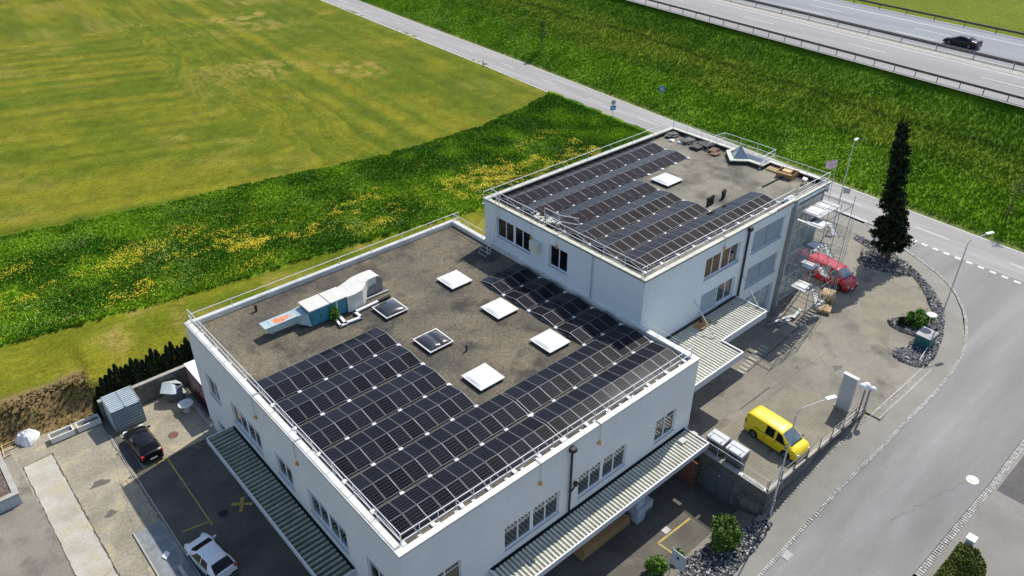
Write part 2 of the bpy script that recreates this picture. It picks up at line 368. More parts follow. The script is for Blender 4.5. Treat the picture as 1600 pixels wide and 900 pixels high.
def ground_at(px, py):
    d = ray(px, py); t = 10.0
    while t < 400:
        p = CAM+d*t
        if p.z < float(H(p.x, p.y)): break
        t += .25
    p = CAM+d*t; return Vector((p.x, p.y, float(H(p.x, p.y))))
def on_street(px, py):
    z = 1.0
    for _ in range(20): p = at(px, py, z); z = float(zs(p.x))
    return Vector((p.x, p.y, z))

# ------------------------------------------------------------------ ground cover colours
def grid_mesh(name, xs, ys, mats, keep=None, disp=None, colf=None, kind='structure'):
    X, Y = np.meshgrid(xs, ys); Z = H(X, Y)
    if disp is not None: Z = Z + disp(X, Y)
    V = np.stack([X.ravel(), Y.ravel(), Z.ravel()], 1); nx = len(xs); ny = len(ys)
    i, j = np.meshgrid(np.arange(nx-1), np.arange(ny-1)); a = (j*nx+i).ravel()
    F = np.stack([a, a+1, a+nx+1, a+nx], 1)
    if keep is not None:
        cx = (X[:-1,:-1]+X[1:,1:]).ravel()/2; cy = (Y[:-1,:-1]+Y[1:,1:]).ravel()/2; F = F[keep(cx, cy)]
    c = colf(X.ravel(), Y.ravel()) if colf else None
    me = np_mesh(name, V, F, mats, True, c); o = bpy.data.objects.new(name, me); COL.objects.link(o); o['kind'] = kind; return o
TB_X = [-140,-30,-5.7,2.4,14.4,24.6,37.6,53.6,62,70,80]; TB_Y = [97,73,67.3,65.4,63.1,61.6,59.1,58.7,60.3,62.5,66]
SB_X = [-140,-30,-10.7,-4,3.2,10.2,14.8,37.9,60,80]; SB_Y = [68,49.5,45.7,44.7,43.2,42.4,41.9,38.8,36,34]
def zone(x, y):
    """0 mown, 1 tall meadow, 2 verge strip by the hall"""
    j = (fbm(x, y, 1.2, 31, 2)-.5)*1.0
    tb = np.interp(x, TB_X, TB_Y)+j; sb = np.interp(x, SB_X, SB_Y)+j*.6
    return np.where(y > tb, 0, np.where(y > sb, 1, 2))
def lerp(a, b, t): t = np.asarray(t)[..., None]; return np.asarray(a)*(1-t)+np.asarray(b)*t
C_MOWN = (.185,.180,.012); C_MOWN2 = (.098,.132,.007); C_STRAW = (.30,.235,.055)
C_TALL = (.055,.145,.007); C_TALL2 = (.190,.310,.014)
C_BANK = (.115,.205,.012); C_BANK2 = (.205,.270,.022)
def meadow_col(x, y):
    z = zone(x, y); n1 = fbm(x, y, 14, 1, 4); 
    dr = far_edge(y)-RW-x; hb = smooth((dr-26-8*n1)/16)               # mowing follows the road on the headland, then the meadow edge
    su = np.where(hb > .5, x, y); sv = (y+.175*x+8*np.sin((x-10)*.022)+.0022*(x-20)**2)*hb+dr*(1-hb)
    n2 = .55*fbm(sv*.05, sv, 2.6, 5, 4)+.45*fbm(x, y, 6, 6, 5); n3 = fbm(x, y, 1.6, 9, 3)
    mown = lerp(C_MOWN2, C_MOWN, np.clip((n2-.38)*4.0, 0, 1)); 
    st = np.clip((fbm(x, y, 12, 21, 4)-.50)*5, 0, 1)*np.clip((fbm(su*.6, sv, 1.3, 33, 4)-.42)*6, 0, 1)
    mown = lerp(mown, C_STRAW, np.clip(st*(.35+.6*np.exp(-((dr-22)/16)**2)), 0, .9)); mown = mown*(.78+.44*fbm(x, y, 1.3, 35, 4))[..., None]
    sw = .5+.5*np.sin(sv*1.5+1.0*n1)
    mown = mown*(0.94+.10*sw)[..., None]
    
    tall = lerp(C_TALL, C_TALL2, np.clip((fbm(x, y, 5, 13, 4)-.36)*3.2, 0, 1))
    strip = lerp(C_MOWN2, (.215,.205,.016), np.clip((n2-.3)*3, 0, 1)); strip = lerp(strip, C_STRAW, np.clip((fbm(x, y, 3, 3, 3)-.52)*5, 0, 1)*.7)
    c = np.where((z == 0)[..., None], mown, np.where((z == 1)[..., None], tall, strip))
    # bare earth bank
    yb = 36.2
    e = (np.clip((y-35)/.8, 0, 1)*np.clip((39.3+1.3*fbm(x, y, 2, 4)-y)/.9, 0, 1))*np.clip((-x-5.6)/1.0, 0, 1)
    c = lerp(c, (.24,.165,.075), np.clip(e*1.1, 0, 1)*np.clip(.55+n3, 0, 1))
    return c*(.86+.28*n3)[..., None]
def east_col(x, y):
    s = x-far_edge(y); g = np.maximum(-hoff(x, y), 0); t = np.clip(s/np.maximum(s+g, .1), 0, 1)
    n = fbm(x, y, 6, 2, 4); n3 = fbm(x, y, 1.5, 8, 3); nb = fbm(x*1.0, y*.22, 2.5, 14, 4)
    bright = lerp((.095,.205,.008), (.175,.300,.014), np.clip((n-.3)*2.4, 0, 1))
    rough = lerp(C_BANK, C_BANK2, np.clip((nb-.36)*3.6, 0, 1))
    top = lerp((.085,.180,.010), (.140,.245,.016), np.clip((n-.3)*2.5, 0, 1))
    tt = t+(n-.5)*.08
    c = lerp(bright, rough, smooth((tt-.37)/.06)); c = lerp(c, top, smooth((tt-.70)/.12))
    c = lerp(c, (.05,.06,.012), np.exp(-((tt-.66)/.012)**2)*.6)
    c = lerp(c, (.20,.165,.09), np.clip(1-s/.9, 0, 1)*.75)
    fld = lerp((.115,.155,.010), (.15,.185,.012), n)
    c = np.where((-hoff(x, y) < -31)[..., None], fld, c)
    return c*(.84+.32*n3)[..., None]
def dm(x, y):
    z = zone(x, y); return np.where(z == 1, .12+.30*fbm(x, y, 1.3, 40, 3), .05*fbm(x, y, 1.0, 41, 2))
def de(x, y):
    s = x-far_edge(y); g = -hoff(x, y); return np.clip(s, 0, 1)*np.clip(g/1.5, 0, 1)*.4*fbm(x, y, 1.6, 42, 3)
def ax(*seg):
    r = [seg[0][0]]
    for a, b, st in seg: r += list(np.arange(a, b-1e-6, st)[1:] if abs(r[-1]-a) < 1e-6 else np.arange(a, b-1e-6, st)); r.append(b)
    return np.unique(np.round(r, 4))
def keep_m(x, y):
    k = (x < far_edge(y)-RW+.5)
    k &= (y > 27.5) | ((x > 50.4) & (y > 23.2-(x-50.4)*.55)); k &= ~((x > -.2) & (x < 2.9) & (y < 34.45)); k &= ~((x <= -.2) & (x > -6.5) & (y < 34.45)); k &= ~((x <= -6.5) & (y < 35.4))
    return k
meadow = grid_mesh('meadow', ax((-140,-16,2.0),(-16,73,.38),(73,100,1.5)), ax((12,27.5,.8),(27.5,72,.38),(72,150,.8),(150,420,4)), M['meadow'], keep_m, dm, meadow_col)
bank = grid_mesh('embankment', ax((73,116,.5)), ax((-220,-60,4),(-60,140,.5),(140,260,2)), M['meadow'],
    lambda x, y: (x > far_edge(y)-.3) & (-hoff(x, y) > -.6), de, east_col)
fieldE = grid_mesh('far_field', ax((110,180,1.0),(180,420,8)), ax((-120,120,1.0),(120,420,8)), M['meadow'], lambda x, y: -hoff(x, y) < -30.2, None, east_col)
mb = MB(); mb.box(-1500,-1500,-1.6,1500,1500,-1.5); 
M['plain'] = mat('distant_farmland', (.07,.10,.015), (.11,.115,.02), .02, .95)
struct('ground', mb, M['plain'])

# strips: lofted sheets between two edge curves
def strip_mesh(name, us, left, right, zf, mats, nx=1, smooth_=True):
    V = []; F = []; k = nx+1
    for u in us:
        a = left(u); b = right(u)
        for i in range(k):
            t = i/nx; x = a[0]*(1-t)+b[0]*t; y = a[1]*(1-t)+b[1]*t; V.append((x, y, zf(x, y)))
    for r in range(len(us)-1):
        for i in range(nx): q = r*k+i; F.append((q, q+1, q+k+1, q+k))
    me = np_mesh(name, V, F, mats, smooth_); o = bpy.data.objects.new(name, me); COL.objects.link(o); o['kind'] = 'structure'
    # faces must look up
    me.update()
    if me.polygons[0].normal.z < 0: me.flip_normals()
    return o
ys = list(np.arange(-220, 261, 4.0))
strip_mesh('country_road', ys, lambda y: (far_edge(y)-RW, y), lambda y: (far_edge(y), y), lambda x, y: GL, M['road'], 2)
def hw(name, o0, o1, dz, m_, a=-130, b=190):
    def pt(u, off): p = HA-HD*u*1.0+HN*(-off)*-1.0; return (p[0], p[1])
    sgn = 1 if hoff(HA[0]+10, HA[1]) > 0 else -1
    def pt(u, off): p = HA+HD*u+HN*off*sgn; return (float(p[0]), float(p[1]))
    return strip_mesh(name, list(np.arange(a, b, 8.0)), lambda u: pt(u, o0), lambda u: pt(u, o1), lambda x, y: HWZ+dz, m_)
sgn = 1 if hoff(HA[0]+10, HA[1]) > 0 else -1
def hpt(u, off): p = HA+HD*u+HN*off; return (float(p[0]), float(p[1]))
def hstrip(name, o0, o1, dz, m_, a=-130, b=190, parent=None):
    return strip_mesh(name, list(np.arange(a, b+1, 8.0)), lambda u: hpt(u, o0), lambda u: hpt(u, o1), lambda x, y: HWZ+dz, m_)
hstrip('motorway', -.9, 14.9, 0, M['hwy']); hstrip('motorway_far_carriageway', 14.9, 31.0, .004, M['hwy2'])
hstrip('median_strip', 11.6, 14.7, .008, M['kerb']); hstrip('shoulder_edge', -.95, -.35, .010, M['kerb'])
mk = MB()
def hline(o, w, a, b, z=.014):
    p = hpt(a, o-w/2); q = hpt(a, o+w/2); r = hpt(b, o+w/2); s = hpt(b, o-w/2)
    mk.quad((*p, HWZ+z), (*q, HWZ+z), (*r, HWZ+z), (*s, HWZ+z))
for o_ in (2.9, 10.7): hline(o_, .22, -130, 190)
hline(26.9, .24, -130, 190)
def u_of(px, py): p = at(px, py, HWZ); return (p.x-HA[0])*HD[0]+(p.y-HA[1])*HD[1]
ref = u_of(1326, 67.5); per = 19.9
for k in range(-9, 9): hline(6.75, .18, ref+k*per, ref+k*per+6.2)
ref = u_of(1237, 10.5)
for k in range(-9, 9): hline(19.0, .18, ref+k*per, ref+k*per+6.6); hline(23.2, .18, ref+k*per+.8, ref+k*per+7.4)
struct('motorway_markings', mk, M['white_paint'])

CURB_PX = [(700,907),(765,840),(900,690),(1100,500)]
CURB = [on_street(1060+x/3.4625, 560+y/3.4625) for x, y in CURB_PX]
CURB = [(p.x, p.y) for p in CURB] + [(43.7,-10.2),(48,-9.9),(51.4,-9.35),(54.2,-8.4),(56.3,-7.5),(57.9,-6.6),(59.9,-5.2),(61.3,-3.9),(62.6,-2.2),(63.9,0.2),(65.0,2.6),(66.2,5.2),(67.3,8.0)]
CURB = [(4, CURB[0][1])]+CURB
FAR_PX = [(440,890),(640,650),(860,390),(1030,160)]
FAR = [on_street(1300+x/3.46, 640+y/3.46) for x, y in FAR_PX]; FAR = [(p.x, p.y) for p in FAR]
FAR = [(4, FAR[0][1])]+FAR+[(48,-17.2),(53,-19.4),(58,-24),(62,-31),(65,-42),(66.5,-60)]
cx, cy = zip(*CURB); fx, fy = zip(*FAR)
def curb_y(x): return float(np.interp(x, cx, cy))
def far_y(x): return float(np.interp(x, fx, fy))
NX = lambda y: float(far_edge(y)-RW)
# roadway of the side street up to the country road edge
us = [4+.5*i for i in range(127)]
us = [u for u in us if u <= 67.0]+[67.0, 67.3]
def road_right(x): return min(curb_y(x), 60)
strip_mesh('side_street', us, lambda x: (x, far_y(x)), lambda x: (x, curb_y(x)), lambda x, y: float(zs(x))+.006, M['street'], 4)
# road markings on the country road and at the junction
mk = MB()
def rdash(y0, y1, off=3.3, w=.14, z=.012):
    c0 = far_edge(y0)-off; c1 = far_edge(y1)-off
    mk.quad((c0-w/2,y0,GL+z),(c0+w/2,y0,GL+z),(c1+w/2,y1,GL+z),(c1-w/2,y1,GL+z))
for y in (130.5,117.6,105.4,93.1,80.9,69.3,57.5,46.5,35.6,24.9,14.2,3.9,-6.2,-17,-28): rdash(y, y-3.7)
for y in (142.5,155,167,180,192): rdash(y, y-3.7)
for i in range(len(ys)-1):
    if ys[i] >= 8: rdash(ys[i], ys[i+1], 6.62, .16); 
    rdash(ys[i], ys[i+1], .12, .16)
rdash(8, 12.2, 6.35, .16)
for k in range(10):
    a = k/9.55; x = 67.45-.75*a; y = 2.9-11.2*a
    mk.quad((x-.2,y-.65,GL+.016),(x+.2,y-.6,GL+.016),(x+.2,y,GL+.016),(x-.2,y-.05,GL+.016))
struct('road_markings', mk, M['white_paint'])

# footway and forecourt
FWI_PX = [(480,880),(560,800),(800,540),(985,362)]
FWI = [on_street(1060+x/3.4625, 560+y/3.4625) for x, y in FWI_PX]; FWI = [(p.x, p.y) for p in FWI]
FWI = [(4, FWI[0][1]-.1)]+FWI+[(41.2,-8.3),(46.5,-8.0)]
ix, iy = zip(*FWI)
def fwi_y(x): return float(np.interp(x, ix, iy))
WY = -7.25                                   # street face of the retaining wall
strip_mesh('footway', [4+.5*i for i in range(86)]+[46.5], lambda x: (x, curb_y(x)+.255), lambda x: (x, fwi_y(x)), lambda x, y: float(zs(x))+.03, M['footway'], 2)
strip_mesh('wall_foot_strip', [24.0+.5*i for i in range(28)], lambda x: (x, fwi_y(x)+.12), lambda x: (x, -7.0), lambda x, y: float(zs(x))+.02, M['asphalt_lot'], 1)
mb = MB(); pl = MB()
mb.add([(x, y, GL+.0) for x, y in [(24.75,-7.2),(37.6,-7.5),(37.6,-8.7),(46.5,-8.6),(52,-8.6),(56.6,-7.0),(60.2,-4.4),(62.9,-1.0),(65.2,3.6),(67.0,8.5),(67.3,14.0),(50.3,23.4),(24.75,23.4)]], [tuple(range(13))])
struct('forecourt', mb, M['asphalt_lot'])
mb = MB(); mb.add([(x, y, GL+.004) for x, y in [(46.5,-7.95),(46.5,-9.75),(48,-9.65),(51.4,-9.1),(54.1,-8.15),(56.1,-7.2),(57.7,-6.35),(59.7,-4.95),(61.1,-3.7),(62.4,-2.05),(63.7,0.3),(64.8,2.7),(66.0,5.3),(67.1,8.1),(67.6,16),(68.6,30),(66.6,30),(65.6,14),(63.8,5.2),(62.1,0.6),(60.5,-1.7),(59.2,-3.2),(57.7,-4.5),(55.5,-5.9),(52.2,-7.1),(49,-7.9)]], [tuple(range(26))])
o = struct('forecourt_footway', mb, M['footway'])
M['oil'] = mat('oil_stain', (.10,.092,.078), (.15,.138,.112), 3, .75)
# block paving bay
mb = MB(); mb.add([(25.3,-7.0,GL+.008),(36.3,-7.0,GL+.008),(36.4,-1.9,GL+.008),(26.4,-1.2,GL+.008),(25.3,-1.2,GL+.008)], [(0,1,2,3,4)])
struct('block_paved_bay', mb, M['pavers'])
mb = MB()
for i in range(36):
    x = 25.5+i*.30
    mb.box(x,-6.9,GL+.008,x+.03,-1.5,GL+.012)
struct('paving_joints', mb, M['oil'])
mb = MB(); mb.add([(x,y,GL+.007) for x,y in [(51,-3),(53.6,-5.2),(56.6,-3.5),(58.4,1.6),(54,1.5),(47,-2),(46.5,-4.8)]], [tuple(range(7))]); struct('setts_bay', mb, M['pavers'])
# south pavement beyond the street
strip_mesh('south_forecourt', [4+1.0*i for i in range(63)], lambda x: (x, -60), lambda x: (x, far_y(x)-.45), lambda x, y: float(zs(x))+.035, M['lot_pale'], 2)
mb = MB(); mb.box(-300,-420,1.0,70,-60.0,3.0); struct('south_field', mb, M['plain'])
# granite sett rows: one block at a time, joined because they are far past counting
def sett_row(name, pts, w, zf, rows=2, step=.2):
    V = MB(); 
    for r in range(rows):
        for a, b in zip(pts, pts[1:]):
            a = Vector(a); b = Vector(b); L_ = (b-a).length; n = max(1, int(L_/step)); d = (b-a)/n; u = d.normalized(); nrm = Vector((-u.y, u.x))
            for i in range(n):
                c = a+d*(i+.5)+nrm*(r*w+w/2); h = .02+random.random()*.02; z = zf(c.x)
                V.obox((c.x, c.y, z+h/2), step*.43, w*.44, h/2+.02, math.atan2(u.y, u.x)+random.uniform(-.05,.05))
    o = struct(name, V, M['cobble']); o['kind'] = 'stuff'; o['label'] = 'light grey granite setts laid in rows along the street kerb'; o['category'] = 'kerb setts'
sett_row('kerb_setts', CURB, .13, lambda x: float(zs(x))+.01)
sett_row('far_kerb_setts', [(x, y-.45) for x, y in FAR[1:7]], .14, lambda x: float(zs(x))+.01, 3)
sett_row('footway_edge_setts', FWI[1:], .10, lambda x: float(zs(x))+.02, 1, .3)
# dark tar patch
strip_mesh('tar_patch', [36.9+.4*i for i in range(20)], lambda x: (x+.0, -19.1), lambda x: (x, -17.4), lambda x, y: float(zs(x))+.043, M['patch'])
mb = MB()
for i in range(18):
    x0_ = 37.6+i*.5; x1_ = x0_+.49
    for (ya, yb) in ((-8.02,-7.72),(-8.62,-8.5)): mb.box(x0_, ya+.02*math.sin(x0_), GL-.1, x1_, ya+.12, GL+.045)
struct('footway_kerb_lines', mb, M['kerb'])

# lower yard, level 0
mb = MB(); mb.add([(-60,-60,-.01),(24.75,-60,-.01),(24.75,34.5,-.01),(-60,36.4,-.01)], [(0,1,2,3)]); struct('yard', mb, M['asphalt_yard'])
mb = MB(); mb.add([(-13.6,21,0),(-13.6,36.2,0),(-6.65,35.6,0),(-6.65,0,0),(-22,0,0),(-22,21,0)], [tuple(range(6))]); struct('concrete_apron', mb, M['concrete_yard'])
mb = MB(); mb.add([(-12.7,33.0,.006),(-10.62,33.0,.006),(-10.5,8,.006),(-12.6,8,.006)], [(0,1,2,3)]); struct('worn_concrete_bay', mb, M['concrete_pale'])
mb = MB(); mb.add([(-12.75,27.5,.004),(-12.7,8,.004),(-22,8,.004),(-22,36,.004),(-13.0,36,.004)], [tuple(range(5))]); struct('left_lane', mb, M['asphalt_lot'])
mb = MB(); mb.add([(-5.9,26.9,.004),(-.1,26.9,.004),(-.1,34.2,.004),(-6.0,34.2,.004)], [(0,1,2,3)]); struct('rear_parking_bay', mb, M['concrete_yard'])
# slab joints: dark seams with weeds
mb = MB()
def seam(p, q, w=.06, z=.012, wob=.03, mb=None):
    n = max(2, int((Vector(q)-Vector(p)).length/.4)); 
    for i in range(n):
        a = Vector(p).lerp(Vector(q), i/n); b = Vector(p).lerp(Vector(q), (i+1)/n); u = (b-a).normalized(); nn = Vector((-u.y,u.x))
        ww = w*random.uniform(.5,1.5); off = nn*random.uniform(-wob,wob)
        mb.add([(*(a+off-nn*ww/2),z),(*(b+off-nn*ww/2),z),(*(b+off+nn*ww/2),z),(*(a+off+nn*ww/2),z)], [(0,1,2,3)])
seam((-10.6,33.2),(-10.5,8),.09,mb=mb); seam((-12.7,33),(-12.65,8),.06,mb=mb); seam((-10.6,33.2),(-12.7,33),.05,mb=mb)
seam((-6.75,32.2),(-6.7,8),.05,mb=mb)
struct('slab_seams', mb, M['bed'])
mb = MB(); mb.box(-6.62,8,0,-6.54,32.3,.04); struct('yard_kerb', mb, M['kerb'])
mb = MB(); mb.box(-8.55,8,0,-6.68,21.0,.06); struct('raised_slab', mb, M['slab_blue']); mb = MB(); mb.box(-8.67,8,0,-8.56,21.1,.12); struct('slab_edge_kerb', mb, M['kerb'])
mb = MB(); mb.box(-7.45,8,0.1,-7.22,16.1,.34); solo('concrete_beam', mb, M['kerb'], 'narrow concrete beam lying on the dark slab beside the white car', 'beam', (-7.3,12,0))
mb = MB(); mb.add([(-7.9,17.75,.125),(-7.5,18.05,.125),(-7.35,17.65,.125),(-7.75,17.3,.125)],[(0,1,2,3)]); mb.add([(-7.9,17.75,.14),(-7.5,18.05,.15),(-7.35,17.65,.14),(-7.75,17.3,.14)],[(0,1,2,3)])
solo('paper_sheet', mb, M['foil'], 'small white sheet lying on the grey slab left of the white car', 'litter', (-7.6,17.7,.12))
# yellow bay lines
mk = MB()
def yl(p, q, w=.1, z=.012):
    p = Vector(p); q = Vector(q); u = (q-p).normalized(); n = Vector((-u.y,u.x))*w/2
    mk.add([(*(p-n),z),(*(q-n),z),(*(q+n),z),(*(p+n),z)], [(0,1,2,3)])
yl((-4.1,26.9),(-4.2,18.2)); yl((-4.1,18.6),(-6.0,19.0)); yl((-4.1,26.7),(-6.3,26.9)); yl((-4.3,11.0),(-6.2,11.2))
yl((-2.4,19.1),(-1.2,18.15),.26); yl((-1.5,19.2),(-1.78,18.75),.26); yl((-1.88,18.5),(-2.2,18.0),.26)
yl((21.4,-3.6),(18.0,-3.5),.14); yl((18.0,-3.45),(18.1,-4.7),.14)
struct('yellow_bay_lines', mk, M['yellow_paint'])
# kerb along the hall
mb = MB(); mb.box(-.18,27.0,0,.06,34.2,.28); mb.box(-.18,26.6,0,.06,27.0,.1); struct('hall_side_kerb', mb, M['kerb'])

# manhole covers
def cover(x, y, z, r, m_, label):
    t = thing('manhole_cover', label, 'manhole', (x,y,z))
    mb = MB(); mb.cyl((x,y,z), r, .012, 24); mb2 = MB(); mb2.cyl((x,y,z), r*.8, .018, 24)
    part(t, 'ring', mb, M['bed'] if z < 1 else M['steel_d']); part(t, 'lid', mb2, m_); return t
M['rust_red'] = mat('red_primer', (.22,.10,.07), (.17,.075,.055), 2, .85)
cover(-2.75,29.0,.008,.40,M['rust_red'],'reddish round manhole cover in the bright patch behind the black hatchback')
cover(-3.2,18.7,.004,.38,M['tyre'],'dark manhole cover in the shaded yard by the yellow cross')
pp = on_street(1519.5, 750); _c=cover(pp.x,pp.y,pp.z+.010,.40,M['coping_b'],'large pale round manhole cover on the side street at the right'); _c.rotation_euler=(0,-math.atan(float(zs(pp.x+.5)-zs(pp.x-.5))),0)
cover(33.4,3.4,GL+.004,.45,M['steel_d'],'grey manhole cover in the striped shade in front of the office')
cover(31.4,-4.0,GL+.012,.5,M['pavers'],'round manhole cover in the block paving behind the yellow van')
pp = on_street(1230, 868)
t = thing('gully_grate', 'small pale street gully grate set in the kerb sett line', 'gully', (pp.x,pp.y,pp.z+.01))
mb = MB(); mb.box(pp.x-.35,pp.y-.3,pp.z+.012,pp.x+.35,pp.y+.3,pp.z+.03); part(t,'frame',mb,M['kerb'])
for i in range(5): mb = MB(); mb.box(pp.x-.28+i*.12,pp.y-.22,pp.z+.03,pp.x-.21+i*.12,pp.y+.22,pp.z+.045); part(t,'bar',mb,M['steel_d'])
t.rotation_euler=(0,-math.atan(float(zs(pp.x+.5)-zs(pp.x-.5))),0)
t = thing('floor_grate', 'square drain grate in the lower yard at the tip of the yellow line', 'grate', (19.3,-4.5+.9,0))
mb = MB(); mb.box(19.0,-3.4,0,19.6,-2.9,.02); part(t,'frame',mb,M['kerb'])
for i in range(3): mb = MB(); mb.box(19.06+i*.18,-3.34,.02,19.17+i*.18,-2.96,.03); part(t,'bar',mb,M['steel_d'])

# repair seams and cracks in the asphalt
mb = MB(); r_ = random.Random(11)
def crack(p, q, w, zf, wob=.12, n=26):
    pts = []
    for i in range(n+1):
        a = Vector(p).lerp(Vector(q), i/n); pts.append(a+Vector((r_.uniform(-wob,wob), r_.uniform(-wob,wob))))
    for a, b in zip(pts, pts[1:]):
        u = (b-a).normalized(); nn = Vector((-u.y,u.x))*w*r_.uniform(.15,.4); mb.add([(*(a-nn),zf(a.x)),(*(b-nn),zf(b.x)),(*(b+nn),zf(b.x)),(*(a+nn),zf(a.x))], [(0,1,2,3)])
zr_ = lambda x: float(zs(x))+.011
crack((30,-13.6),(36.2,-15.6),.03,zr_)
zl_ = lambda x: GL+.009
crack((37,-6.5),(44,1.5),.03,zl_); crack((40,4.0),(56,-.5),.03,zl_); crack((27,-.5),(44,-1.8),.025,zl_); crack((46,-1),(50,-7),.03,zl_); crack((53,9),(60,6),.03,zl_)
zy_ = lambda x: .012
crack((-6.3,24),(-1,23),.03,zy_); crack((-5.5,13),(-.5,20),.03,zy_); crack((-20,12),(-13,24),.03,zy_); crack((-10,12),(-7.2,29),.03,lambda x:.008,.15); crack((-12.3,18),(-10.8,19),.03,lambda x:.014); crack((4,-3),(22,-5.2),.03,zy_)
struct('asphalt_cracks', mb, M['bed'])

mb = MB()
for (x, y, r, zz) in ((31,1.2,.5,GL+.0075),(41,-3.2,.45,GL+.0075),(38.5,-1.0,.3,GL+.0075),(54.5,8.5,.5,GL+.0075),(28.3,-5.0,.3,GL+.0135),(-5.2,29.0,.35,.010),(-2.0,22,.5,.010),(-8.8,27.5,.6,.008),(-9.2,24,.4,.008),(-15,20,.6,.012),(6,-4,.5,.011),(12,-3.4,.6,.011)):
    n = 16; mb.add([(x+r*(1+.35*math.sin(3*a+x)+.2*math.sin(5*a+y))*math.cos(a), y+.7*r*(1+.3*math.sin(2*a+y))*math.sin(a), zz) for a in [2*PI*i/n for i in range(n)]], [tuple(range(n))])
M['oil'] = mat('oil_stain', (.10,.092,.078), (.15,.138,.112), 3, .75)
struct('oil_stains', mb, M['oil'])
# ------------------------------------------------------------------ walls with openings
def wall_face(mb, P, a0, a1, z0, z1, ops, depth=.22, mi=0):
    As = sorted({a0, a1, *[o[0] for o in ops], *[o[1] for o in ops]}); Zs = sorted({z0, z1, *[o[2] for o in ops], *[o[3] for o in ops]})
    As = [a for a in As if a0 <= a <= a1]; Zs = [z for z in Zs if z0 <= z <= z1]
    for i in range(len(As)-1):
        for j in range(len(Zs)-1):
            am = (As[i]+As[i+1])/2; zm = (Zs[j]+Zs[j+1])/2
            if any(o[0] < am < o[1] and o[2] < zm < o[3] for o in ops): continue
            mb.quad(P(As[i],0,Zs[j]), P(As[i+1],0,Zs[j]), P(As[i+1],0,Zs[j+1]), P(As[i],0,Zs[j+1]), mi)
    for a, b, c, d in ops:
        mb.quad(P(a,0,c),P(b,0,c),P(b,depth,c),P(a,depth,c),mi); mb.quad(P(a,0,d),P(b,0,d),P(b,depth,d),P(a,depth,d),mi)
        mb.quad(P(a,0,c),P(a,0,d),P(a,depth,d),P(a,depth,c),mi); mb.quad(P(b,0,c),P(b,0,d),P(b,depth,d),P(b,depth,c),mi)
def pbox(mb, P, a0, d0, z0, a1, d1, z1, mi=0):
    p = P(a0,d0,z0); q = P(a1,d1,z1); mb.box(*p, *q, mi)
def window(par, P, a0, a1, z0, z1, cols, transom=None, depth=.22, big=None, glass='glass', frame='frame_w', label=None, sill=True):
    """cols: relative pane boundaries incl. 0 and 1; big: indexes of thick mullions"""
    d0 = depth-.10; mb = MB(); fr = .075
    pbox(mb,P,a0,d0,z0,a1,d0+.08,z0+fr); pbox(mb,P,a0,d0,z1-fr,a1,d0+.08,z1); 
    pbox(mb,P,a0,d0+.001,z0+fr,a0+fr,d0+.079,z1-fr); pbox(mb,P,a1-fr,d0+.001,z0+fr,a1,d0+.079,z1-fr)
    W_ = a1-a0; edges = [a0+W_*c for c in cols]
    for i, e in enumerate(edges[1:-1], 1):
        h = .13 if big and i in big else .045
        pbox(mb,P,e-h,d0-.01,z0+fr,e+h,d0+.07,z1-fr)
    if transom: pbox(mb,P,a0+fr,d0-.005,z0+(z1-z0)*transom-.025,a1-fr,d0+.05,z0+(z1-z0)*transom+.025)
    f = part(par, 'window', mb, M[frame], label=label)
    for i in range(len(edges)-1):
        g = MB(); pbox(g,P,edges[i]+.03,d0+.03,z0+.03,edges[i+1]-.03,d0+.045,z1-.03); part(f, 'pane', g, M[glass])
    if sill:
        s = MB(); pbox(s,P,a0-.04,-.05,z0-.05,a1+.04,d0+.02,z0-.001); part(f, 'sill', s, M['sill'])
    bk = MB(); pbox(bk,P,a0-.1,depth+.25,z0-.1,a1+.1,depth+.3,z1+.1); part(f, 'room_back', bk, M['interior'])
    return f
def shutter_win(par, P, a0, a1, z0, z1, halves=2, partial=None, depth=.22):
    """roller shutters pulled down; partial = number of open panes at the high-a side"""
    mb = MB(); pbox(mb,P,a0,depth-.06,z0,a1,depth,z1); f = part(par, 'window', mb, M['frame_w'])
    W_ = (a1-a0)/halves
    for h in range(halves):
        A = a0+h*W_+.04; B = a0+(h+1)*W_-.04
        s = MB(); n = int((z1-z0)/.09)
        for i in range(n):
            zz = z0+.02+i*(z1-z0-.04)/n; s.add([P(A,depth-.10,zz),P(B,depth-.10,zz),P(B,depth-.13,zz+.045),P(A,depth-.13,zz+.045),P(B,depth-.10,zz+.088),P(A,depth-.10,zz+.088)], [(0,1,2,3),(3,2,4,5)])
        part(f, 'roller_shutter', s, M['shutter'])
    s = MB(); pbox(s,P,a0-.05,-.07,z0-.07,a1+.05,depth-.13,z0-.001); part(f, 'sill', s, M['sill'])
    return f
PF = lambda a, d, z: (a, d, z)                 # hall front
PL = lambda a, d, z: (d, a, z)                 # hall left side
PBF = lambda a, d, z: (a, 5.2+d, z)            # office front
PBL = lambda a, d, z: (24.9+d, a, z)           # office side above the hall roof

